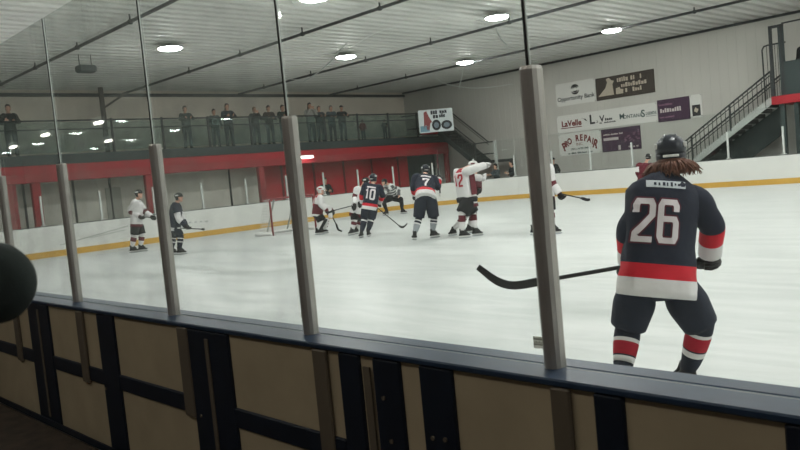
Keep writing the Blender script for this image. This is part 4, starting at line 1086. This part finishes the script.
# ================================================================== SPECTATORS
M_jean = mat('dark_jeans', (38, 44, 56), .85); M_shoe = mat('dark_shoe', (28, 26, 26), .7)
def spectator(label, loc, F, s, coat, pose='rail', hair=None, trousers=None, cap=None, extra=None, group='spectators on the upper deck'):
    F = Vec((F[0], F[1], 0)).normalized(); r = F.cross(UP); B = Vec(loc)
    L = lambda x, y, z: B+r*(x*s)+F*(y*s)+UP*(z*s)
    J = dict(F=F, pelvis=L(0, 0, .93), neck=L(0, .03, 1.45), head=L(0, .06, 1.62), curl=.7)
    if pose == 'rail': J.update(elL=L(-.27, .18, 1.2), haL=L(-.12, .42, 1.22), elR=L(.27, .18, 1.2), haR=L(.12, .42, 1.22))
    elif pose == 'fold': J.update(elL=L(-.28, .08, 1.14), haL=L(.06, .26, 1.2), elR=L(.28, .08, 1.14), haR=L(-.06, .24, 1.16))
    elif pose == 'phone': J.update(elL=L(-.27, .15, 1.16), haL=L(-.05, .34, 1.46), elR=L(.27, .15, 1.16), haR=L(.07, .32, 1.47))
    else: J.update(elL=L(-.27, -.02, 1.14), haL=L(-.27, .12, .9), elR=L(.27, -.02, 1.14), haR=L(.27, .12, .9))
    J.update(knL=L(-.11, .04, .5), anL=L(-.12, 0, .09), knR=L(.11, .04, .5), anR=L(.12, 0, .09))
    finish_joints(J, s, .175, .095)
    root = thing('person', B, label, 'person', group)
    body_mesh(root, J, s, True, M_skin)
    P, N = J['pelvis'], J['neck']; ax = N-P; rr, f = J['right'], J['fwd']; mb = MB()
    mb.loft([ring(P+ax*t_, rr, f, w*s, d*s, 20, 2.2) for t_, w, d in ((-.2, .19, .14), (0, .185, .14), (.3, .18, .135), (.6, .2, .145), (.82, .2, .135), (.92, .15, .11), (1.0, .075, .08))])
    for q in ('L', 'R'):
        a, b, c = J['sh'+q], J['el'+q], J['ha'+q]
        mb.tube([a.lerp(N-ax*.1, .4), a, a.lerp(b, .5), b, b.lerp(c, .5), c-(c-b)*.06], [.075*s, .08*s, .072*s, .062*s, .056*s, .048*s], 0, 14, k=3)
    je = mb.build('jacket', coat, root)
    mb = MB()
    mb.loft([ring(P+UP*z*s, r, F, w*s, d*s, 16) for z, w, d in ((.08, .16, .12), (-.04, .175, .135), (-.12, .16, .125))])
    for q in ('L', 'R'):
        h, k_, a = J['hip'+q], J['kn'+q], J['an'+q]; mb.tube([h+UP*.02, h.lerp(k_, .5), k_, k_.lerp(a, .5), a-UP*.03*s], [.095*s, .09*s, .07*s, .066*s, .06*s], 0, 14, k=2)
    mb.build('trousers', trousers or M_jean, root)
    for q in ('L', 'R'):
        a = J['an'+q]-UP*.0; z0 = B.z
        MB().loft([ring(Vec((a.x, a.y, z0+z*s))+F*(o*s), r, F, w*s, d*s, 14, 2.5) for z, w, d, o in ((0, .045, .13, .05), (.03, .048, .135, .05), (.07, .042, .09, .02), (.11, .038, .05, -.005))]).build('shoe', M_shoe, root)
    hd = J['head']; hr, hf = frame(F); mb = MB()
    if cap:
        mb.loft([ring(hd+UP*h*s-hf*.008*s, hr, hf, w*s, d*s, 16) for h, w, d in ((.035, .086, .106), (.075, .084, .103), (.11, .066, .082), (.135, .03, .038), (.14, .01, .01))])
        mb.obox(hd+UP*.04*s+hf*.13*s, hr, hf, UP, .06*s, .05*s, .006*s, 0, .004); mb.build('cap', cap, root)
    else:
        rg = []
        for h, w, d, o in ((-.08, .07, .06, -.045), (-.03, .084, .08, -.035), (.03, .088, .095, -.018), (.075, .084, .103, -.012), (.11, .064, .08, -.012), (.137, .03, .04, -.012), (.142, .01, .01, -.012)):
            rg.append(ring(hd+UP*h*s+hf*o*s, hr, hf, w*s, d*s, 18))
        mb.loft(rg)
        if extra == 'long': mb.tube([hd-UP*.02*s-hf*.06*s, hd-UP*.14*s-hf*.08*s, hd-UP*.28*s-hf*.09*s], [(.075*s, .05*s), (.085*s, .04*s), (.05*s, .02*s)], 0, 12, k=3, hint=hf)
        mb.build('hair', hair or M_hairk, root)
    face_parts(root, hd, F, UP, s)
    return root, J, je
DECK = 3.68
def deck(px_, row, label, coat, pose='rail', xo=-.45, F=(1, -.25), s=None, **kw):
    """stand someone on the upper deck with the top of the head near image row `row`"""
    p = onx(px_, row, MX+xo); s_ = s or max(.62, min(1.12, (p.z-DECK)/1.75))
    return spectator(label, (p.x, p.y, DECK), F, s_, coat, pose, **kw)
J_ = lambda n, c: mat(n, c, .9)
deck(7, 103, 'dark clad adult alone at the far left of the upper deck', J_('coat_dark', (30, 36, 36)), 'fold', hair=M_hairk)
deck(184, 106, 'pale faced spectator leftmost of the upper deck crowd, dark teal top', J_('coat_teal', (44, 60, 60)), 'rail')
r_, Jx, je = deck(213, 109, 'spectator in grey top with a pale round print, on the upper deck', J_('coat_grey', (96, 104, 104)), 'down')
mb_polys = [stroke([(.13*cos(2*pi*i/16), .13*sin(2*pi*i/16)) for i in range(16)], .045, True)]
Jf = dict(Jx); Jf['fwd'] = -Jx['fwd']; Jf['right'] = -Jx['right']
drape(je, Jf, backbase(Jx, .45), mb_polys, .006, 'round_print', mat('print_pale', (190, 200, 198), .8), je)
deck(226, 103.5, 'long haired spectator leaning with elbow on the upper deck rail, dark blue top', J_('coat_blue', (36, 46, 60)), 'rail', extra='long')
deck(253.5, 107, 'fair haired spectator in black holding something pale at the deck rail', J_('coat_black', (26, 28, 30)), 'phone', hair=mat('hair_fair', (140, 116, 90), .7))
deck(267.5, 105.5, 'short spectator between the fair haired one and the one by the post', J_('coat_brown', (60, 50, 46)), 'fold')
deck(281.5, 105, 'spectator with pinkish face just left of the post before the net, dark green coat', J_('coat_green', (38, 52, 48)), 'rail', hair=mat('hair_brown', (70, 52, 42), .7))
deck(308.5, 101.5, 'tallest spectator right of the post, hand to face, white collar top', J_('top_white', (168, 166, 160)), 'phone', extra='long')
deck(318, 106, 'child sized spectator next to the one in the white top', J_('coat_slate', (60, 70, 76)), 'rail', hair=mat('hair_brown', (70, 52, 42), .7))
deck(330, 105.5, 'grey haired spectator in a bluish jacket on the upper deck', J_('coat_steel', (62, 78, 86)), 'fold', hair=mat('hair_grey', (120, 116, 112), .7))
deck(340.5, 105.5, 'rightmost standing spectator of the upper deck crowd, dark cap', J_('coat_ink', (30, 36, 42)), 'rail', cap=M_black)
deck(362, 121, 'small child in red top low behind the deck glass, right of the crowd', J_('coat_red', (140, 40, 44)), 'down', xo=-.6)
deck(384, 122, 'dark seated looking figure near the right end of the upper deck glass', J_('coat_dark', (30, 36, 36)), 'fold', xo=-.8)
def ground_spec(px_, row, X, Y, label, coat, pose, F, **kw):
    p = onx(px_, row, X) if X is not None else ony(px_, row, Y)
    s_ = max(.6, min(1.1, (p.z+.03)/1.75)); return spectator(label, (p.x, p.y, -.03), F, s_, coat, pose, group=None, **kw)
ground_spec(324, 176.5, -28.9, None, 'dark clad onlooker behind the boards, right above the goalkeeper', J_('coat_dark', (30, 36, 36)), 'fold', (1, -.3))
ground_spec(553.5, 157.5, None, 30.7, 'onlooker in a black coat and cap behind the far boards, right of tallest stanchion', J_('coat_black', (26, 28, 30)), 'down', (-.2, -1), cap=M_black)
ground_spec(546.5, 160, None, 31.5, 'onlooker in a red top behind the far boards, left of one in black', J_('coat_redbright', (170, 40, 66)), 'down', (-.2, -1))
ground_spec(496, 163.5, None, 30.6, 'onlooker with pale face leaning by the corner landing, left of two', J_('coat_slate', (60, 70, 76)), 'rail', (-.3, -1))
ground_spec(512, 160.5, None, 30.7, 'onlooker in dark jacket standing just right of the corner landing post', J_('coat_ink', (30, 36, 42)), 'fold', (-.6, -1))
p = ony(797, 37, 31.6)
spectator('dark haired person in black standing in the booth on the red platform', (p.x+.22, 31.75, PZ), (-.3, -1), max(.8, (p.z-PZ)/1.75), J_('coat_black', (26, 28, 30)), 'down', group=None)

# ---- dark round pad close to the viewer
Dp = .95; c = img(-5, 283, Dp); k = Dp/FPX
X, Y = R2, U2; t = thing('padded_knob', c, 'large dark rounded pad close to the viewer at the left edge', 'pad')
M_pad = mat('dark_foam', (30, 37, 35), .95, bump=.06, bscale=180)
MB().loft([ring(c+FW*(z*k*41), X, Y, a*41*k, a*41*k, 36) for z, a in ((-.62, .05), (-.6, .4), (-.5, .7), (-.3, .9), (0, 1), (.3, .9), (.5, .7), (.6, .4), (.62, .05))]).build('pad', M_pad, t)
f0 = c-R2*.34
MB().tube([c-R2*.03, c-R2*.2+UP*.0, f0-UP*.03, f0-UP*.12, Vec((f0.x, f0.y, .22))], .016, 0, 10).build('bracket_arm', M_black, t)
MB().loft([ring(Vec((f0.x, f0.y, z)), Vec((1, 0, 0)), Vec((0, 1, 0)), a, a, 20) for z, a in ((.22, .16), (.24, .155), (.25, .03))]).build('base_disc', M_black, t)

# ================================================================== LIGHT AND CAMERA
# strip lamps hung over the spectator walkway; low ones reflect in the glass, the high row is added fill
spots = []
for a, b in ((45, 135), (98, 123), (108, 141), (13, 147)):
    q = onz(a, b, 3.06); spots.append(Vec((q.x, max(YB+.6, 3.648-q.y), 3.06)))
spots += [Vec((x, -1.2, 4.7)) for x in (-8.2, -6.8, -5.4, -4.2, -3.2, -2.2, -1.2, -.2, .8, 1.8)]  # unseen row added to brighten the spectator side of the boards
M_strip = emis('strip_glow', (255, 249, 238), 12)
for i, pos in enumerate(spots):
    h = .16 if i < 4 else .42
    t = thing('strip_and_fill_lamp', pos, 'out of frame strip lamp over the spectator walkway, for glass reflections and added fill', 'lamp', 'strip lamps over the spectators')
    MB().box(pos+Vec((-h, -.05, .025)), pos+Vec((h, .05, .1)), 0, .01).build('housing', M_gpost, t)
    MB().tube([pos+Vec((-h+.02, 0, 0)), pos+Vec((h-.02, 0, 0))], .026 if i < 4 else .05, 0, 10).build('tube', M_strip, t)
    for k in (-1, 1): MB().tube([pos+Vec((.7*h*k, 0, .09)), Vec((pos.x+.7*h*k, pos.y, ZC+.06))], .006, 0, 6).build('hanger', M_darkm, t)
w = bpy.data.worlds.new('World'); SC.world = w; w.use_nodes = True
w.node_tree.nodes['Background'].inputs[0].default_value = (.5, .55, .55, 1); w.node_tree.nodes['Background'].inputs[1].default_value = .05
cd = bpy.data.cameras.new('Camera'); cam = bpy.data.objects.new('Camera', cd); COL.objects.link(cam)
cd.sensor_width = 36; cd.lens = FPX*36/800; cd.clip_start = .05; cd.clip_end = 300
m = Matrix((R2, U2, -FW)).transposed().to_4x4(); m.translation = CP; cam.matrix_world = m
cd.dof.use_dof = True; cd.dof.focus_distance = 11; cd.dof.aperture_fstop = 11
SC.camera = cam
vs = SC.view_settings; vs.view_transform = 'Standard'; vs.look = 'None'; vs.gamma = 1; vs.use_curve_mapping = False; vs.exposure = .95
